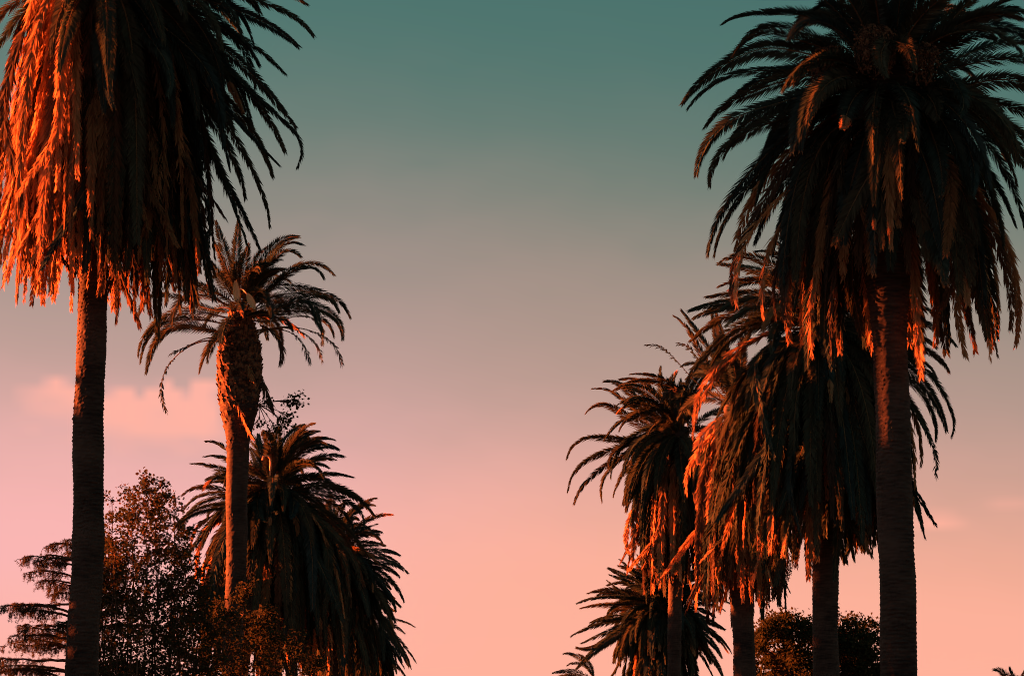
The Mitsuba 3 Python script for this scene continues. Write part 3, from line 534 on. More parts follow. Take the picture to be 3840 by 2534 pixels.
 'i': '''g -0.06,0.00,0.08 -0.77,-0.17,1.65 -0.84,-0.31,2.93
g -0.06,0.00,0.22 -0.36,0.39,2.22 -0.05,0.53,2.88
g 0.08,0.00,0.22 0.08,-0.36,1.62 0.08,-0.53,2.32
g 0.42,0.00,0.22 -0.06,-0.38,1.86 -1.51,-0.72,2.31 -2.76,-1.00,2.00
g 0.42,0.00,0.27 -0.31,-0.48,2.08 -1.37,-0.76,2.52 -2.23,-0.97,2.53
g -0.06,0.00,0.08 -1.70,0.67,1.29 -2.64,1.12,2.34 -3.40,1.38,2.58
g -0.06,0.00,0.12 -1.98,-0.39,0.89 -2.94,-0.62,1.67 -4.00,-0.82,1.88
g -0.06,0.00,0.12 -2.23,-0.54,0.48 -3.19,-0.82,1.02 -3.77,-0.96,1.09 -4.34,-1.13,0.70
g 0.56,0.00,0.22 -0.56,-0.55,0.82 -2.02,-1.16,0.67 -2.99,-1.64,0.03 -3.52,-2.00,-0.69
g 0.56,0.00,0.12 -0.80,-0.54,0.09 -2.26,-1.15,-0.52 -2.99,-1.60,-1.44 -3.25,-2.00,-2.45
g 0.56,0.00,0.12 -0.58,-0.75,0.02 -1.81,-1.71,-0.89 -2.33,-2.50,-2.04
g -0.01,0.00,0.10 -3.05,-0.38,-0.46 -4.48,-0.56,-0.49 -5.24,-0.70,-1.40
g -0.01,0.00,0.10 -3.05,-0.26,-0.95 -4.31,-0.37,-1.48 -4.90,-0.44,-2.08 -5.20,-0.51,-2.93
g -0.01,0.00,0.10 -2.64,-0.41,-1.23 -4.24,-0.69,-2.36 -4.92,-0.88,-3.52
g -0.01,0.00,-0.11 -2.20,0.05,-1.00 -3.38,0.09,-2.01 -3.60,0.12,-3.27
g -0.01,0.00,-0.11 -1.75,0.63,-0.92 -2.67,1.11,-2.05 -3.01,1.40,-2.86
g -0.01,0.00,-0.11 -1.39,-0.55,-1.25 -1.99,-0.88,-2.13 -2.26,-1.20,-3.14
g -0.01,0.00,0.10 -1.82,-0.95,-0.63 -2.84,-1.50,-1.04 -3.36,-2.00,-1.95
t -0.01,0.00,-0.11 -1.22,-0.19,-2.72 -1.89,-0.25,-3.11 -2.23,-0.27,-3.19
d -0.20,0.00,-0.53 -1.42,-0.13,-2.72 -2.29,-0.22,-4.16 -2.51,-0.27,-5.12 -2.39,-0.30,-5.72
d -0.20,0.00,-0.53 -1.16,0.25,-2.67 -1.83,0.41,-4.09 -1.88,0.54,-5.27
d -0.20,0.00,-0.78 -1.05,0.52,-3.12 -1.48,0.93,-4.99 -1.41,1.23,-6.45
d -0.20,0.00,-0.78 -0.81,-0.31,-3.22 -1.12,-0.56,-5.15 -1.08,-0.80,-7.07
d -0.01,0.00,-0.78 0.38,0.59,-3.11 0.39,1.06,-4.98 0.59,1.60,-7.13
d -0.01,0.00,-0.53 0.71,-0.42,-2.75 0.91,-0.77,-4.70 1.00,-1.14,-6.77
d -0.01,0.00,-0.53 0.24,-0.33,-2.26 -0.02,-0.62,-3.73 -0.25,-1.00,-5.67
d 0.09,0.00,0.32 0.15,-0.79,1.55 -0.24,-1.06,1.75 -0.84,-1.50,1.20
g 0.42,0.00,0.22 0.64,-0.50,1.35 0.40,-0.64,1.57 -0.44,-1.00,1.23''',
 'j': '''g -0.03,0.00,0.14 -0.79,0.05,1.47 -1.50,0.09,2.51 -1.95,0.12,3.18
g -0.03,0.00,0.14 -0.75,0.78,1.96 -1.24,1.22,2.93
g -0.14,0.00,0.14 -1.34,-0.82,1.49 -2.32,-1.43,2.40
g -0.19,0.00,0.09 -1.55,0.15,1.33 -2.88,0.28,2.11
g -0.19,0.00,0.04 -1.84,-0.67,1.15 -2.87,-1.04,1.60
g -0.19,0.00,0.04 -2.06,0.56,0.80 -2.92,0.86,1.45
g -0.29,0.00,0.04 -2.15,0.72,0.82 -3.07,1.05,0.95 -4.04,1.40,0.80
g -0.29,0.00,0.04 -2.08,0.07,0.50 -2.84,0.10,0.71 -3.51,0.12,0.61
g -0.29,0.00,-0.02 -2.36,-0.73,0.33 -3.90,-1.27,0.23 -4.72,-1.57,-0.03
g -0.29,0.00,-0.07 -2.36,-0.68,-0.07 -3.65,-1.10,-0.11 -4.52,-1.39,-0.29
g -0.29,0.00,-0.32 -2.35,-0.15,-0.59 -3.37,-0.23,-0.75 -3.93,-0.27,-0.96
g -0.29,0.00,-0.43 -2.83,0.59,-0.89 -4.11,0.89,-1.22 -4.98,1.11,-1.62
g -0.29,0.00,-0.43 -2.61,-0.51,-0.88 -3.59,-0.73,-0.94 -4.05,-0.84,-1.21
g -0.29,0.00,-0.48 -2.33,0.27,-1.22 -3.61,0.43,-1.72 -4.43,0.54,-2.07
g -0.29,0.00,-0.58 -2.61,-0.16,-1.76 -3.89,-0.25,-2.38 -4.71,-0.30,-2.39
g -0.29,0.00,-0.58 -2.87,-0.40,-1.88 -4.00,-0.60,-2.81 -4.77,-0.75,-3.58
g 0.12,0.00,0.14 0.87,0.43,1.25 1.45,0.65,1.63
g 0.12,0.00,0.24 0.98,-0.47,1.94 1.29,-0.61,2.44
g 0.12,0.00,0.14 0.84,-0.14,0.84 1.75,-0.30,1.39 2.49,-0.41,1.63
g 0.12,0.00,0.09 1.27,0.37,0.89 2.32,0.66,1.22 3.03,0.85,1.19
g 0.12,0.00,0.04 1.25,-0.01,0.70 2.02,-0.01,0.90 2.74,-0.02,0.90
g 0.12,0.00,0.04 1.28,0.44,0.54 1.80,0.64,0.76 2.54,0.91,0.63
g 0.12,0.00,-0.02 1.76,0.02,0.34 3.04,0.04,0.37 3.96,0.05,0.09
g 0.12,0.00,-0.07 1.73,-0.51,0.04 2.98,-0.91,-0.09 3.47,-1.09,-0.36
g 0.12,0.00,-0.17 1.75,-0.10,-0.23 2.51,-0.15,-0.39 2.97,-0.18,-0.64
g 0.12,0.00,-0.27 1.78,0.55,-0.53 2.83,0.91,-0.86 3.62,1.19,-1.23
g 0.12,0.00,-0.37 2.01,0.09,-0.98 3.03,0.14,-1.54 3.94,0.21,-2.60
g 0.12,0.00,-0.43 1.89,0.63,-0.99 2.99,1.07,-1.62 3.83,1.49,-2.51
g 0.12,0.00,-0.48 1.70,-0.70,-1.30 2.68,-1.19,-2.10 3.25,-1.60,-2.98
g 0.11,0.00,-0.58 1.48,-0.17,-1.51 2.73,-0.36,-2.80 3.41,-0.51,-4.01
g 0.11,0.00,-0.58 1.25,0.28,-1.48 2.28,0.59,-2.73 2.95,0.86,-3.93''',
 'k': '''g 0.00,0.00,0.06 -0.61,0.23,1.11 -1.43,0.44,1.88 -2.26,0.60,2.03
g 0.00,0.00,0.06 -0.54,0.08,0.89 -1.30,0.14,1.24 -1.96,0.20,1.14
g 0.00,0.00,-0.08 -0.82,0.16,0.48 -1.85,0.33,0.70 -3.06,0.52,0.58
g 0.00,0.00,-0.21 -1.16,0.46,0.30 -2.19,0.84,0.39 -3.15,1.20,0.14
g 0.00,0.00,0.06 -0.40,0.31,1.18 -0.67,0.44,1.60 -1.08,0.59,1.96''',
 'l': '''g -0.00,0.00,-0.00 -0.29,0.05,0.48 -0.59,0.12,1.14 -0.91,0.15,1.27
g -0.00,0.00,-0.00 -0.19,0.10,0.64 -0.36,0.20,1.32
g -0.00,0.00,-0.00 -0.40,0.33,0.66 -0.54,0.47,1.00 -0.44,0.53,1.12
g -0.00,0.00,-0.00 -0.09,-0.26,0.62 0.13,-0.56,1.29
g -0.00,0.00,-0.00 0.25,0.27,0.65 0.64,0.54,1.25
g -0.00,0.00,-0.00 0.39,0.17,0.48 0.94,0.37,0.99
g -0.00,0.00,-0.00 -0.48,0.42,0.50 -0.83,0.73,0.85 -1.13,0.91,0.86
g -0.00,0.00,-0.00 -0.64,-0.03,0.23 -1.13,-0.05,0.39 -1.47,-0.06,0.06''',
}


def read_traced(k):
    out = []
    for line in TRACED[k].splitlines():
        w = line.split()
        out.append((w[0], np.array([[float(v) for v in q.split(',')] for q in w[1:]])))
    return out


def palm(key, code, heart, foot, radii, label, seed, pairs, scale=1.0, live=60, live_len=(3.4, 4.4), skirt=100, reach=(2.5, 2.5), drop=(-7.0, -5.5),
         start=(-0.3, -2.4), dry=0.6, head=0.42, droopers=0, dz=0.05, sides=64, inner=0.35, turn=1.15, front=1.0, west=None, lush=None, spread=None, lit_tone=0.6, sun_tones=(.38, .26, .2, .16)):
    rng = np.random.default_rng(seed)
    heart = np.array(heart, float)
    nseg = 15
    put(key + '__trunk', trunk_mesh(rng, foot, [heart[0], heart[1], heart[2] + 0.1], radii, dz, sides, seed=seed), 'palm_bark', smooth=35)
    parts = []
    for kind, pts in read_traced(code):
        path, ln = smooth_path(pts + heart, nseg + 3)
        parts.append((kind, frond(rng, path, ln, kind, int(pairs * np.clip(ln / 4.2, 0.55, 1.3)), scale, lit_tone=1.05)))  # dry ones coloured brighter so they look sunlit
    for k in range(live):                                        # young leaves stand up, older ones arch out
        t = (k + 0.5) / live
        phi = rng.choice([-1, 1], p=[.4, .6]) * math.pi / 2 + rng.uniform(-turn, turn)
        if spread:
            phi = rng.uniform(*spread)
        e0 = 84 - 92 * t + rng.normal(0, 7)
        e1 = e0 - rng.uniform(45, 95) - 15 * t
        st = heart + np.array([0.22 * math.cos(phi), 0.22 * math.sin(phi), 0.35 - 0.75 * t])
        ln = rng.uniform(*live_len) * (0.8 + 0.2 * min(1, 3 * t))
        path = arch(rng, phi, e0, max(e1, -86), rng.uniform(1.1, 1.9), ln, st, nseg)
        kind = 'd' if t > .5 and rng.random() < .1 else 'g'
        parts.append((kind, frond(rng, path, ln, kind, int(pairs * ln / 4.2), scale, phi, 0.6)))
    for k in range(droopers):
        phi = rng.uniform(*(spread or (0, 2 * math.pi)))
        e0 = rng.uniform(-28, 8)
        st = heart + np.array([0.3 * math.cos(phi), 0.3 * math.sin(phi), rng.uniform(-0.9, -0.2)])
        ln = rng.uniform(*live_len) * rng.uniform(0.95, 1.15)
        path = arch(rng, phi, e0, rng.uniform(-88, -66), rng.uniform(0.45, 0.9), ln, st, nseg)
        parts.append(('g', frond(rng, path, ln, 'g', int(pairs * ln / 4.2), scale, phi)))
    for k in range(skirt):                                       # dead and dying leaves hanging round the stem
        phi = 2 * math.pi * (k * 0.618034 % 1)
        right = 0.5 + 0.5 * math.cos(phi)
        r = (reach[0] * (1 - right) + reach[1] * right) * (inner + (1 - inner) * rng.random() ** 0.7)
        z0 = rng.uniform(start[1], start[0])
        if lush and math.cos(phi) < 0.1 and rng.random() < 0.5:
            z0 = rng.uniform(start[0], lush)
        zb = (drop[0] * (1 - right) + drop[1] * right) * rng.uniform(0.82, 1.03)
        zb *= 1 - (1 - front) * max(0.0, -math.sin(phi)) ** 2
        ln = np.clip(z0 - zb + 0.7 * r, 1.8, 6.2 if not lush else 7.4)
        st = heart + np.array([head * 0.8 * math.cos(phi), head * 0.8 * math.sin(phi), z0])
        path = hang(rng, phi, r, ln, st, nseg, rng.uniform(-45, 5))
        outer = (r / max(reach)) > 0.75
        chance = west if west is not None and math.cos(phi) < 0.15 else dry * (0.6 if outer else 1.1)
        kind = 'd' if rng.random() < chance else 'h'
        parts.append((kind, frond(rng, path, ln, kind, int(pairs * ln / 4.2 * 0.9), scale, phi, rng.choice([1.2, 0.9, 0.5, 0.25], p=sun_tones) if chance is west else lit_tone)))  # sun side dry leaves mostly coloured lighter, the others darker, imitating light
    for kind, (mesh, col) in parts:
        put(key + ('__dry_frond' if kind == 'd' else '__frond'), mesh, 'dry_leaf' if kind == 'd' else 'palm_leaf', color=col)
    tag(key, label, 'palm tree', 'palm trees lining the avenue')
    return heart


palm('palm_tree', 'a', (-9.68, 68, 22.31), (-9.62, 68, 0), ([0, 3, 6, 14, 17, 18.5, 22.4], [.46, .40, .371, .32, .36, .45, .5]),
     'largest palm at the left edge, long shaggy skirt of dry fronds lit orange', 11, 92, live=40, live_len=(3.8, 4.8), skirt=235, scale=1.08, reach=(2.0, 2.75),
     drop=(-7.35, -6.95), start=(-0.2, -3.2), dry=0.8, west=0.97, sun_tones=(.52, .26, .14, .08), lush=1.3, spread=(-1.75, 1.75), head=0.5, dz=0.03, sides=110, droopers=36)
palm('palm_tree_001', 'b', (-8.67, 95, 19.24), (-8.72, 95, 0), ([0, 6, 9.7, 14, 15.0, 16.0, 17.0, 18.0, 18.5, 19.0, 19.35], [.40, .33, .31, .345, .36, .58, .66, .62, .48, .30, .12]),
     'palm with a small open crown above a swollen rough bulge of old leaf bases', 12, 74, scale=1.05, live=26, live_len=(1.9, 2.6), skirt=0, droopers=2, dz=0.05, sides=72, head=0.5)
palm('palm_tree_002', 'c', (-9.96, 125, 17.42), (-9.96, 125, 0), ([0, 12, 14, 17.5], [.42, .40, .5, .5]),
     'palm with a wide dark skirt right behind the slim trunk of the swollen palm', 13, 62, scale=1.2, live=40, live_len=(3.2, 4.0), skirt=150, reach=(3.3, 3.3), drop=(-8.6, -8.6),
     start=(-0.3, -2.8), dry=0.45, west=0.55, lit_tone=1.0, head=0.5, droopers=60)
palm('palm_tree_003', 'd', (-9.5, 160, 18.39), (-9.5, 160, 0), ([0, 13, 18.5], [.42, .4, .5]),
     'half hidden palm directly right of the wide skirted left palm', 14, 54, scale=1.25, live=40, skirt=60, reach=(3.2, 3.2), drop=(-7, -7), dry=0.2, droopers=80)
palm('palm_tree_004', 'e', (-10.6, 200, 18.16), (-10.6, 200, 0), ([0, 13, 18.3], [.42, .4, .5]),
     'farthest palm of the left row, low fronds beside the open sky', 15, 48, scale=1.3, live=30, skirt=50, reach=(3.6, 3.6), drop=(-8, -8), dry=0.35, droopers=70)
palm('palm_tree_005', 'f', (7.87, 62, 18.14), (7.93, 62, 0), ([0, 2.5, 5.6, 12.4, 13.2, 14.4, 18.3], [.47, .40, .374, .35, .40, .55, .62]),
     'big near palm on the right whose thick bare trunk runs down to the lower edge', 16, 96, scale=1.08, live=62, live_len=(3.2, 4.0), skirt=75, reach=(2.2, 2.3), drop=(-5.0, -5.2), front=0.7,
     start=(-0.4, -1.9), dry=0.42, head=0.6, dz=0.03, sides=110, droopers=30)
palm('palm_tree_006', 'g', (9.54, 92, 18.47), (9.48, 92, 0), ([0, 6, 13, 14.5, 18.6], [.44, .39, .38, .5, .55]),
     'palm with the densest dark skirt, directly behind and left of the big right trunk', 117, 76, scale=1.15, live=50, live_len=(3.2, 4.0), skirt=190, reach=(3.6, 2.8), drop=(-8.0, -6.4),
     start=(-0.3, -2.6), dry=0.16, head=0.55, droopers=55)
palm('palm_tree_007', 'h', (8.76, 115, 19.13), (8.78, 115, 0), ([0, 6, 11, 13, 19.2], [.44, .42, .42, .55, .6]),
     'palm with a narrow orange lit skirt, its stout trunk third from the right', 18, 64, scale=1.2, live=24, live_len=(3.0, 3.8), skirt=95, reach=(1.35, 1.4), drop=(-7.8, -7.2),
     start=(-0.4, -3.2), dry=0.85, west=0.78, sun_tones=(.22, .22, .28, .28), head=0.55)
palm('palm_tree_008', 'i', (7.81, 140, 21.87), (7.2, 140, 0), ([0, 6, 15, 17, 22], [.36, .31, .31, .45, .5]),
     'slender palm leaning over the avenue with fronds arching farthest left of the right row', 19, 60, scale=1.3, live=26, live_len=(3.6, 4.6), skirt=85, reach=(1.9, 1.6), drop=(-7.2, -7.0),
     start=(-0.4, -2.6), dry=0.8, west=0.8, sun_tones=(.24, .24, .26, .26), head=0.5, droopers=30)
palm('palm_tree_009', 'j', (8.38, 170, 16.3), (8.38, 170, 0), ([0, 12, 16.4], [.42, .4, .5]),
     'low dark palm with a bushy rounded crown behind the slender leaning trunk', 20, 54, scale=1.35, spread=(0, 6.28), live=60, live_len=(2.7, 3.4), skirt=50, reach=(2.5, 2.5), drop=(-7, -7), dry=0.15, droopers=85)
palm('palm_tree_010', 'k', (6.21, 230, 15.83), (6.21, 230, 0), ([0, 12, 16], [.42, .4, .5]),
     'farthest palm of the right row, frond tips left of the bushy palm', 21, 46, scale=1.35, live=0, live_len=(3.0, 3.8), skirt=16, dry=0.3, droopers=30)
palm('palm_tree_011', 'l', (18.46, 110, 7.52), (18.46, 110, 0), ([0, 5, 7.5], [.4, .36, .4]),
     'small palm of which only dark frond tips rise at the lower right corner', 22, 70, scale=1.0, live=10, live_len=(1.2, 1.6), skirt=10, reach=(1.2, 1.2), drop=(-3, -3), dry=0.5)

# things that only some palms carry
rng = np.random.default_rng(77)
bz, br = [14.2, 15.0, 15.35, 15.7, 16.3, 17.0, 17.9, 18.25, 18.6, 19.15], [.37, .39, .46, .56, .67, .76, .72, .62, .52, .34]
put('palm_tree_001__leaf_bases', boots_mesh(rng, (lambda z: -8.70, lambda z: 95.0), 14.2, 19.1, lambda z: float(np.interp(z, bz, br)) - 0.06, 0.20), 'palm_boot')
labels['palm_tree_001__leaf_bases'] = {'label': 'rough swollen mass of broken old leaf bases under the crown', 'kind': 'stuff'}


def spathe(a, b, width, bulge):
    """A boat-shaped woody bract from a to b."""
    a, b = np.array(a, float), np.array(b, float)
    t = unit(b - a)
    s = unit(np.cross(t, [0.1, 1.0, 0.05]))
    o = np.cross(s, t)
    rows = []
    for u in np.linspace(0, 1, 9):
        w = width * math.sin(math.pi * (0.04 + 0.94 * u)) ** 0.7
        for q in np.linspace(-1, 1, 7):
            rows.append(a + (b - a) * u + s * w * q + o * (bulge * w * (1 - q * q)))
    i, j = np.meshgrid(np.arange(8), np.arange(6), indexing='ij')
    front = np.array(rows)
    f = np.stack([i * 7 + j, i * 7 + j + 1, (i + 1) * 7 + j + 1, (i + 1) * 7 + j], -1).reshape(-1, 4)
    back = front - o * 0.012
    return np.vstack([front, back]), np.vstack([f, f[:, ::-1] + len(front)])


for a, z in (((-8.70, 93.20, 19.87), (-8.62, 93.10, 19.05)), ((-8.32, 93.10, 19.44), (-8.04, 92.90, 18.89))):
    k = put('palm_tree_001__flower_bract', spathe(a, z, 0.11, 1.0), 'spathe', smooth=60)
    scene[k + '__stalk'] = mikit.ply(tubes(smooth_path([(-8.67, 94.9, 19.2), (-8.65, 94.2, 19.75), z], 14)[0], 0.025, 5), 'spathe', smooth=True)
labels['palm_tree_001__flower_bract'] = {'label': 'pale boat shaped flower bract in the crown'}
cur = np.array([(-10.0, 124.2, 17.5), (-10.0, 124.0, 18.1), (-10.06, 123.9, 18.45), (-10.2, 123.85, 18.5), (-10.32, 123.8, 18.3)])
put('palm_tree_002__fruit_stalk', tubes(smooth_path(cur, 20)[0], np.linspace(.05, .035, 20), 6), 'spathe', smooth=True)


def fruit_bunch(rng, top, size, strands):
    parts = []
    ico = trimesh.creation.icosphere(subdivisions=0)
    for k in range(strands):
        a, r = rng.uniform(0, 2 * math.pi), size * rng.random() ** 0.5 * 0.5
        end = np.array(top) + [r * math.cos(a), r * math.sin(a), -size * rng.uniform(0.6, 1.5)]
        path = np.array([top, (np.array(top) + end) / 2 + [0.6 * r * math.cos(a), 0.6 * r * math.sin(a), size * .15], end])
        p = smooth_path(path, 12)[0]
        v, f = tubes(p, 0.008, 3)
        parts.append((v, f, (0, 0, 0)))
        for q in p[4:]:
            for _ in range(2):
                parts.append((ico.vertices * rng.uniform(.016, .026) + q + rng.normal(0, .035, 3), ico.faces, (0, 0, 0)))
    return join(parts)[0]


put('palm_tree_007__fruit_bunch', fruit_bunch(rng, (10.1, 114.4, 13.6), 1.0, 60), 'palm_boot')
put('palm_tree_007__fruit_bunch', fruit_bunch(rng, (9.75, 114.3, 12.9), 0.9, 50), 'palm_boot')
put('palm_tree_005__fruit_bunch', fruit_bunch(rng, (7.55, 60.6, 18.9), 0.75, 60), 'palm_boot')
put('palm_tree_005__fruit_bunch', fruit_bunch(rng, (8.5, 60.7, 18.5), 0.6, 50), 'palm_boot')
put('palm_tree_005__fruit_bunch', fruit_bunch(rng, (6.6, 61.3, 18.6), 0.55, 50), 'palm_boot')


# ------------------------------------------------------------------ broadleaf trees
def leaves(rng, centres, normals, size, colours, flat=0.5):
    """One small folded leaf at each centre."""
    n = len(centres)
    d = unit(rng.normal(0, 1, (n, 3)) + normals * flat + [0, 0, -0.35])
    w = unit(np.cross(d, rng.normal(0, 1, (n, 3))))
    o = np.cross(d, w)
    L = size * rng.uniform(0.65, 1.25, (n, 1))
    v = np.stack([centres, centres + d * L * .5 + w * L * .38 + o * L * .08, centres + d * L * .5 - w * L * .38 + o * L * .08, centres + d * L], 1).reshape(-1, 3)
    f = (np.array([[0, 1, 3], [0, 3, 2]])[None] + 4 * np.arange(n)[:, None, None]).reshape(-1, 3)
    c = np.array(colours)[rng.integers(len(colours), size=n)] * rng.uniform(0.7, 1.25, (n, 1))
    return (v, f), np.repeat(c, 4, 0)


OLIVE = [[.044, .056, .030], [.054, .058, .032], [.036, .050, .030]]


def stem_tree(key, label, seed, foot, stems, twigs, per_twig, size, colours, twig_len, lean):
    """An open tree of several upright stems with short side twigs; stems: (dx, dy at the top, top height)."""
    rng = np.random.default_rng(seed)
    wood, cs, ns = [], [], []
    for dx, dy, hi in stems:
        b = np.array(foot) + [dx * .15, dy * .15, 0]
        t = np.array(foot) + [dx, dy, hi]
        mid = (b + t) / 2 + [dx * .22, dy * .22, 0]
        p = smooth_path([b, mid, t], 24)[0] + np.c_[rng.normal(0, .03, (24, 2)), np.zeros(24)]
        wood.append((*tubes(p, np.linspace(.055, .009, 24), 6), (0, 0, 0)))
        for k in range(int(twigs * hi / 12)):
            u = 1 - rng.random() ** 1.25 * 0.78
            q = np.array([np.interp(u, np.linspace(0, 1, 24), p[:, i]) for i in range(3)])
            a = rng.uniform(0, 2 * math.pi)
            L = twig_len * (0.35 + 1.0 * (1 - u) ** 0.6) * rng.uniform(0.6, 1.2)
            el = rng.uniform(0.15, 0.9)
            tipv = np.array([math.cos(a) * math.cos(el), math.sin(a) * math.cos(el), math.sin(el)])
            tp = np.array([q, q + tipv * L * .55, q + tipv * L + [lean * .1 * L, 0, -L * .12]])
            tw = smooth_path(tp, 7)[0]
            wood.append((*tubes(tw, np.linspace(.016, .005, 7), 3), (0, 0, 0)))
            m = int(per_twig * rng.uniform(.5, 1.4))
            uu = np.where(rng.random(m) < .6, rng.uniform(0.7, 1.08, m), rng.uniform(.15, 1, m))
            c = np.stack([np.interp(uu, np.linspace(0, 1, 7), tw[:, i]) for i in range(3)], 1) + rng.normal(0, 0.075, (m, 3))
            cs.append(c)
            ns.append(np.repeat(tipv[None], m, 0))
    put(key + '__trunk', join(wood)[0], 'tree_wood')
    mesh, col = leaves(rng, np.vstack(cs), np.vstack(ns), size, colours)
    put(key + '__leaves', mesh, 'tree_leaf', color=col)
    labels[key + '__leaves'] = {'kind': 'stuff'}
    tag(key, label, 'tree')


stem_tree('leafy_tree', 'open tree with small loose rust tinted leaves rising between the two left palm trunks', 31, (-10.3, 84, 0),
          [(0.1, .0, 12.4), (-.5, .4, 12.2), (.5, -.3, 12.3), (-.85, -.2, 11.8), (.85, .3, 11.9), (.3, .8, 12.0), (-.2, -.8, 11.9), (1.25, -.4, 10.9), (-1.2, .4, 10.8), (1.5, .4, 9.9), (1.1, -.9, 10.3),
           (-.6, -1.2, 10.4), (.7, 1.3, 10.6), (-1.5, 0, 9.9), (-1.1, .8, 10.2), (1.5, 1.0, 9.3), (.1, -1.5, 9.8), (2.0, -.2, 8.4)], 118, 18, 0.10, OLIVE + [[.075, .058, .03]], 0.75, 1)
stem_tree('leafy_tree_001', 'lower leafy tree whose top covers the foot of the second left palm trunk', 32, (-7.8, 88, 0),
          [(0, 0, 9.7), (-.8, .2, 9.3), (.8, -.1, 9.2), (-1.5, -.4, 9.0), (1.5, .3, 8.4), (.4, .9, 9.0), (-.4, -.9, 8.9), (2.1, -.3, 7.6), (-2.0, .3, 8.8), (1.0, -1.0, 8.2), (-1.2, 1.0, 9.0)], 130, 19, 0.10, OLIVE, 0.8, 1)


def round_tree(key, label, seed, foot, centre, radii, clumps, per, size, colours):
    """A dense rounded crown of leaf clumps on a short forked trunk."""
    rng = np.random.default_rng(seed)
    centre, radii = np.array(centre, float), np.array(radii, float)
    wood = [(*tubes(smooth_path([foot, (np.array(foot) + centre) / 2 + [.1, 0, 0], centre], 12)[0], np.linspace(.24, .12, 12), 8), (0, 0, 0))]
    nb = 12                                                      # the crown is built of uneven boughs
    bd = unit(rng.normal(0, 1, (nb, 3)) * [1, 1, .9] + [0, 0, .15])
    bc = centre + bd * radii * rng.uniform(.45, .74, (nb, 1))
    brd = radii.mean() * rng.uniform(.24, .56, nb)
    which = rng.integers(nb, size=clumps)
    d = unit(rng.normal(0, 1, (clumps, 3)) + bd[which] * .6)
    c0 = bc[which] + d * brd[which][:, None] * (rng.uniform(.55, 1.12, clumps) ** .5)[:, None]
    shoots = rng.random(clumps) < .03
    c0 = c0 + d * (shoots * rng.uniform(.1, .3, clumps))[:, None] * radii.mean() / 1.7 + np.c_[np.zeros((clumps, 2)), shoots * .1]
    cs, ns = [], []
    for k in range(clumps):
        if k % 3 == 0:
            wood.append((*tubes(np.array([centre + (c0[k] - centre) * .1, (centre * .4 + c0[k] * .6) + rng.normal(0, .08, 3), c0[k]]), np.array([.05, .03, .01]), 4), (0, 0, 0)))
        m = int(per * rng.uniform(.6, 1.4))
        cs.append(c0[k] + rng.normal(0, 1, (m, 3)) * np.array([.15, .15, .12]) * rng.uniform(.6, 1.35) * radii.mean() / 1.7)
        ns.append(np.repeat(d[k][None], m, 0))
    put(key + '__trunk', join(wood)[0], 'tree_wood')
    mesh, col = leaves(rng, np.vstack(cs), np.vstack(ns), size, colours, 0.8)
    put(key + '__leaves', mesh, 'tree_leaf', color=col)
    labels[key + '__leaves'] = {'kind': 'stuff'}
    tag(key, label, 'tree')


DEEP = [[.038, .050, .024], [.046, .052, .024], [.030, .042, .022]]
round_tree('round_tree', 'dense rounded tree between the third and second trunks from the right', 41, (11.9, 130, 0), (11.9, 130, 10.2), (1.75, 1.9, 2.7), 300, 72, 0.14, DEEP)
round_tree('round_tree_001', 'dark rounded tree between the second trunk and the big trunk on the right', 42, (14.5, 131, 0), (14.5, 131, 10.2), (1.85, 1.9, 2.7), 300, 72, 0.14, DEEP)

# a seedling bush growing from the old leaf bases of the swollen palm
sp = np.random.default_rng(51)
wood, cs, ns = [], [], []
root = np.array([-8.05, 94.7, 16.15])
for tip, m in (((-7.0, 94.5, 16.2), 75), ((-7.1, 94.6, 15.75), 50), ((-6.82, 94.5, 16.25), 60), ((-7.75, 94.5, 16.25), 26), ((-7.5, 94.4, 15.35), 60), ((-7.3, 94.5, 15.6), 40), ((-7.95, 94.3, 15.5), 36), ((-7.6, 94.4, 15.05), 34), ((-7.1, 94.6, 15.45), 34)):
    tip = np.array(tip)
    p = smooth_path([root, (root + tip) / 2 + [0, 0, .06], tip], 9)[0]
    wood.append((*tubes(p, np.linspace(.02, .006, 9), 4), (0, 0, 0)))
    cs.append(tip + sp.normal(0, 1, (m, 3)) * [.12, .12, .11])
    ns.append(np.repeat(unit(tip - root)[None], m, 0))
    for _ in range(6):
        e = tip + sp.normal(0, .13, 3)
        wood.append((*tubes(np.array([p[5], (p[7] + e) / 2, e]), np.array([.008, .006, .004]), 3), (0, 0, 0)))
put('leafy_bush__stems', join(wood)[0], 'tree_wood')
m_, c_ = leaves(sp, np.vstack(cs), np.vstack(ns), 0.115, DEEP)
put('leafy_bush__leaves', m_, 'tree_leaf', color=c_)
labels['leafy_bush__leaves'] = {'kind': 'stuff'}
tag('leafy_bush', 'small leafy sprig growing out of the side of the swollen palm trunk', 'plant')

# ------------------------------------------------------------------ the cedar behind the nearest left trunk
cr = np.random.default_rng(61)
CX, CY, CTOP = -14.9, 105.0, 13.1
put('cedar_tree__trunk', tubes(np.array([[CX, CY, 0], [CX + .1, CY, 5], [CX - .05, CY, 9], [CX, CY, CTOP]]), np.array([.42, .34, .2, .04]), 10), 'tree_wood', smooth=True)


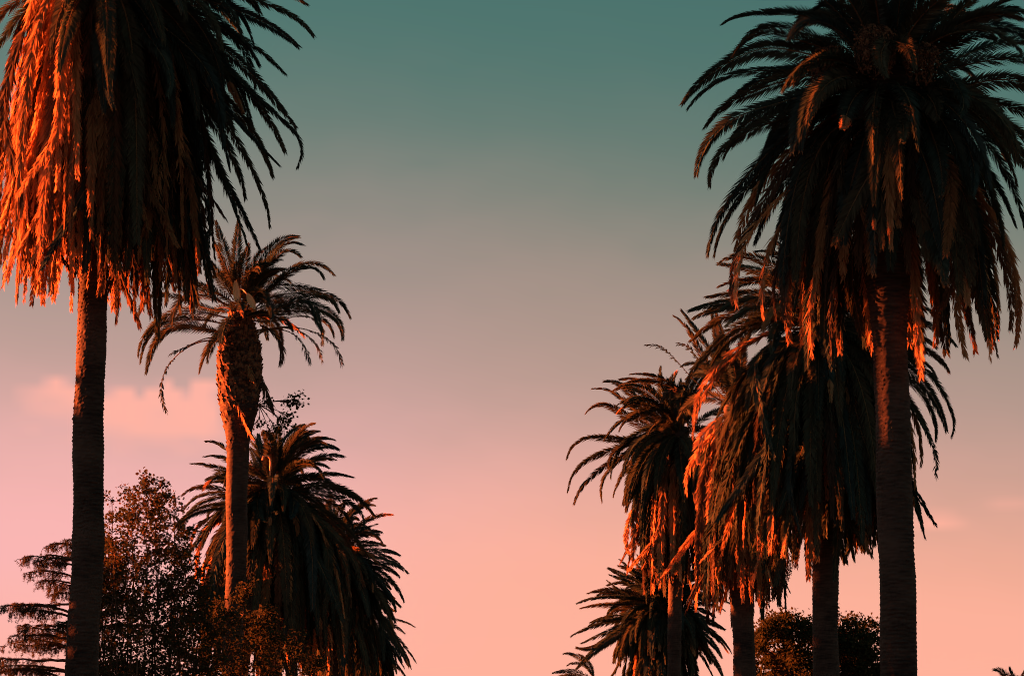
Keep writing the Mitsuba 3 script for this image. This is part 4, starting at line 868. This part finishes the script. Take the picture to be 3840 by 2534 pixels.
def cedar_branch(rng, z, phi, length, rise):
    base = np.array([CX, CY, z])
    out = np.array([math.cos(phi), math.sin(phi), 0])
    p = smooth_path([base, base + out * length * .35 + [0, 0, rise * .75], base + out * length * .75 + [0, 0, rise * .95], base + out * length + [0, 0, rise * .6]], 16)[0]
    p = p + rng.normal(0, .035, (16, 3)) * np.linspace(0, 1, 16)[:, None]
    wood = [(*tubes(p, np.linspace(.07, .010, 16) * (0.5 + length / 8), 5), (0, 0, 0))]
    cs, ds = [], []
    sd = np.array([-out[1], out[0], 0])
    for k in range(int(8 + 12 * length)):
        u = rng.uniform(0.25, 1.0)
        q = np.array([np.interp(u, np.linspace(0, 1, 16), p[:, i]) for i in range(3)])
        L = rng.uniform(.25, .9) * (1.3 - u * .95)
        d = unit(out * rng.uniform(.5, 1.2) + sd * rng.choice([-1, 1]) * rng.uniform(.3, 1.0) + np.array([0, 0, rng.uniform(-.35, .12)]))
        tw = smooth_path([q, q + d * L * .6 + [0, 0, .02], q + d * L + [0, 0, -.16 * L - .03]], 7)[0]
        wood.append((*tubes(tw, np.linspace(.014, .005, 7), 3), (0, 0, 0)))
        m = int(L * 13)
        uu = rng.uniform(.1, 1.0, m)
        cs.append(np.stack([np.interp(uu, np.linspace(0, 1, 7), tw[:, i]) for i in range(3)], 1))
        ds.append(np.repeat(d[None], m, 0))
        for _ in range(rng.integers(1, 4)):                      # little hanging twigs
            v = rng.uniform(.3, 1)
            e = np.array([np.interp(v, np.linspace(0, 1, 7), tw[:, i]) for i in range(3)])
            hp = np.array([e, e + [rng.normal(0, .05), rng.normal(0, .05), -rng.uniform(.1, .32)]])
            wood.append((*tubes(hp, np.array([.006, .003]), 3), (0, 0, 0)))
            cs.append(hp[0] + (hp[1] - hp[0]) * rng.uniform(0.2, 1, (4, 1)))
            ds.append(np.repeat([[0, 0, -1.0]], 4, 0))
    cs, ds = np.vstack(cs), np.vstack(ds)
    k = 5                                                        # needles of a tuft
    c = np.repeat(cs, k, 0)
    d = unit(rng.normal(0, 1, (len(c), 3)) + np.repeat(ds, k, 0) * .5 + [0, 0, .35])
    w = unit(np.cross(d, rng.normal(0, 1, (len(c), 3)))) * 0.009
    L = rng.uniform(.05, .11, (len(c), 1))
    v = np.stack([c - w, c + w, c + d * L], 1).reshape(-1, 3)
    f = np.arange(len(v)).reshape(-1, 3)
    col = np.repeat(np.array([[.04, .05, .035]]) * rng.uniform(.7, 1.3, (len(c), 1)), 3, 0)
    return join(wood)[0], (v, f), col


spec = [(12.95, 2.6, .8, .1), (12.9, .4, .8, .1)]
for z in np.arange(5.6, 12.8, 0.235):
    full = np.interp(z, [5.6, 8, 10, 11.5, 12.5, 12.8], [5.8, 4.9, 3.1, 2.2, 2.5, 1.2])
    for sgn in (0, 1, 2):
        if sgn and cr.random() < .35:
            continue
        phi = {0: math.pi + cr.uniform(-.55, .55), 1: cr.uniform(-.5, .5), 2: cr.choice([-1, 1]) * math.pi / 2 + cr.uniform(-.7, .7)}[sgn]
        L = full * cr.uniform(.45, 1.05)
        spec.append((z + cr.normal(0, .1), phi, L, cr.uniform(-.06, .24) * L))
for z, phi, L, rise in spec:
    wd, nd, col = cedar_branch(cr, z - rise * .6, phi, L, rise)
    k = put('cedar_tree__branch', wd, 'tree_wood')
    scene[k + '__needles'] = mikit.ply(nd, 'tree_leaf', color=col)
    labels[k + '__needles'] = {'kind': 'stuff'}
tag('cedar_tree', 'dark cedar with flat layered branches behind the nearest left trunk', 'tree')

# ------------------------------------------------------------------ unseen trees left of the view, placed and sized to shade the lower trunks
WEST = ((-25, 73, 13.2, 4.2), (-28, 90, 11.5, 4.4), (-26, 101, 12.3, 1.7), (-27, 104.9, 16.1, 1.8), (-27, 127.3, 14.7, 3.0), (-31.5, 152.8, 16.9, 3.0))
for i, (x, y, top, rx) in enumerate(WEST):
    key = 'shade_tree' + ('_%03d' % i if i else '')
    round_tree(key, 'unseen leafy tree for shade beyond the left edge, ' + ('nearest', 'second nearest', 'third nearest', 'third farthest', 'second farthest', 'farthest')[i] + ' of its row', 70 + i, (x, y, 0), (x, y, top - 4.6), (rx, rx, 4.8), 300, 26 if i == 0 else 17, 0.42, DEEP)
    labels[key]['group'] = 'unseen shade trees west of the avenue'

# unseen belt of leaves added behind the viewpoint to block low sky light
wr = np.random.default_rng(91)
n = 26000
t = np.radians(wr.uniform(78, 248, n))
band = meshkit.fbm(np.stack([np.sin(t) * 5, np.cos(t) * 5, t * 0], -1), 4, 5)
hgt = (11 + 9 * band) * wr.random(n) ** 0.7
rad = 48 + 7 * wr.random(n) + 3 * meshkit.noise(np.stack([t * 20, hgt * .35, t * 0], -1), 4)
m_, c_ = leaves(wr, np.stack([np.sin(t) * rad, np.cos(t) * rad, hgt], -1), np.stack([-np.sin(t), -np.cos(t), t * 0], -1), 1.1, DEEP)
scene['wood'] = mikit.ply(m_, 'tree_leaf', color=c_)
tag('wood', 'unseen belt of leaves added behind the viewpoint to darken the trunks', 'wood', kind='stuff')
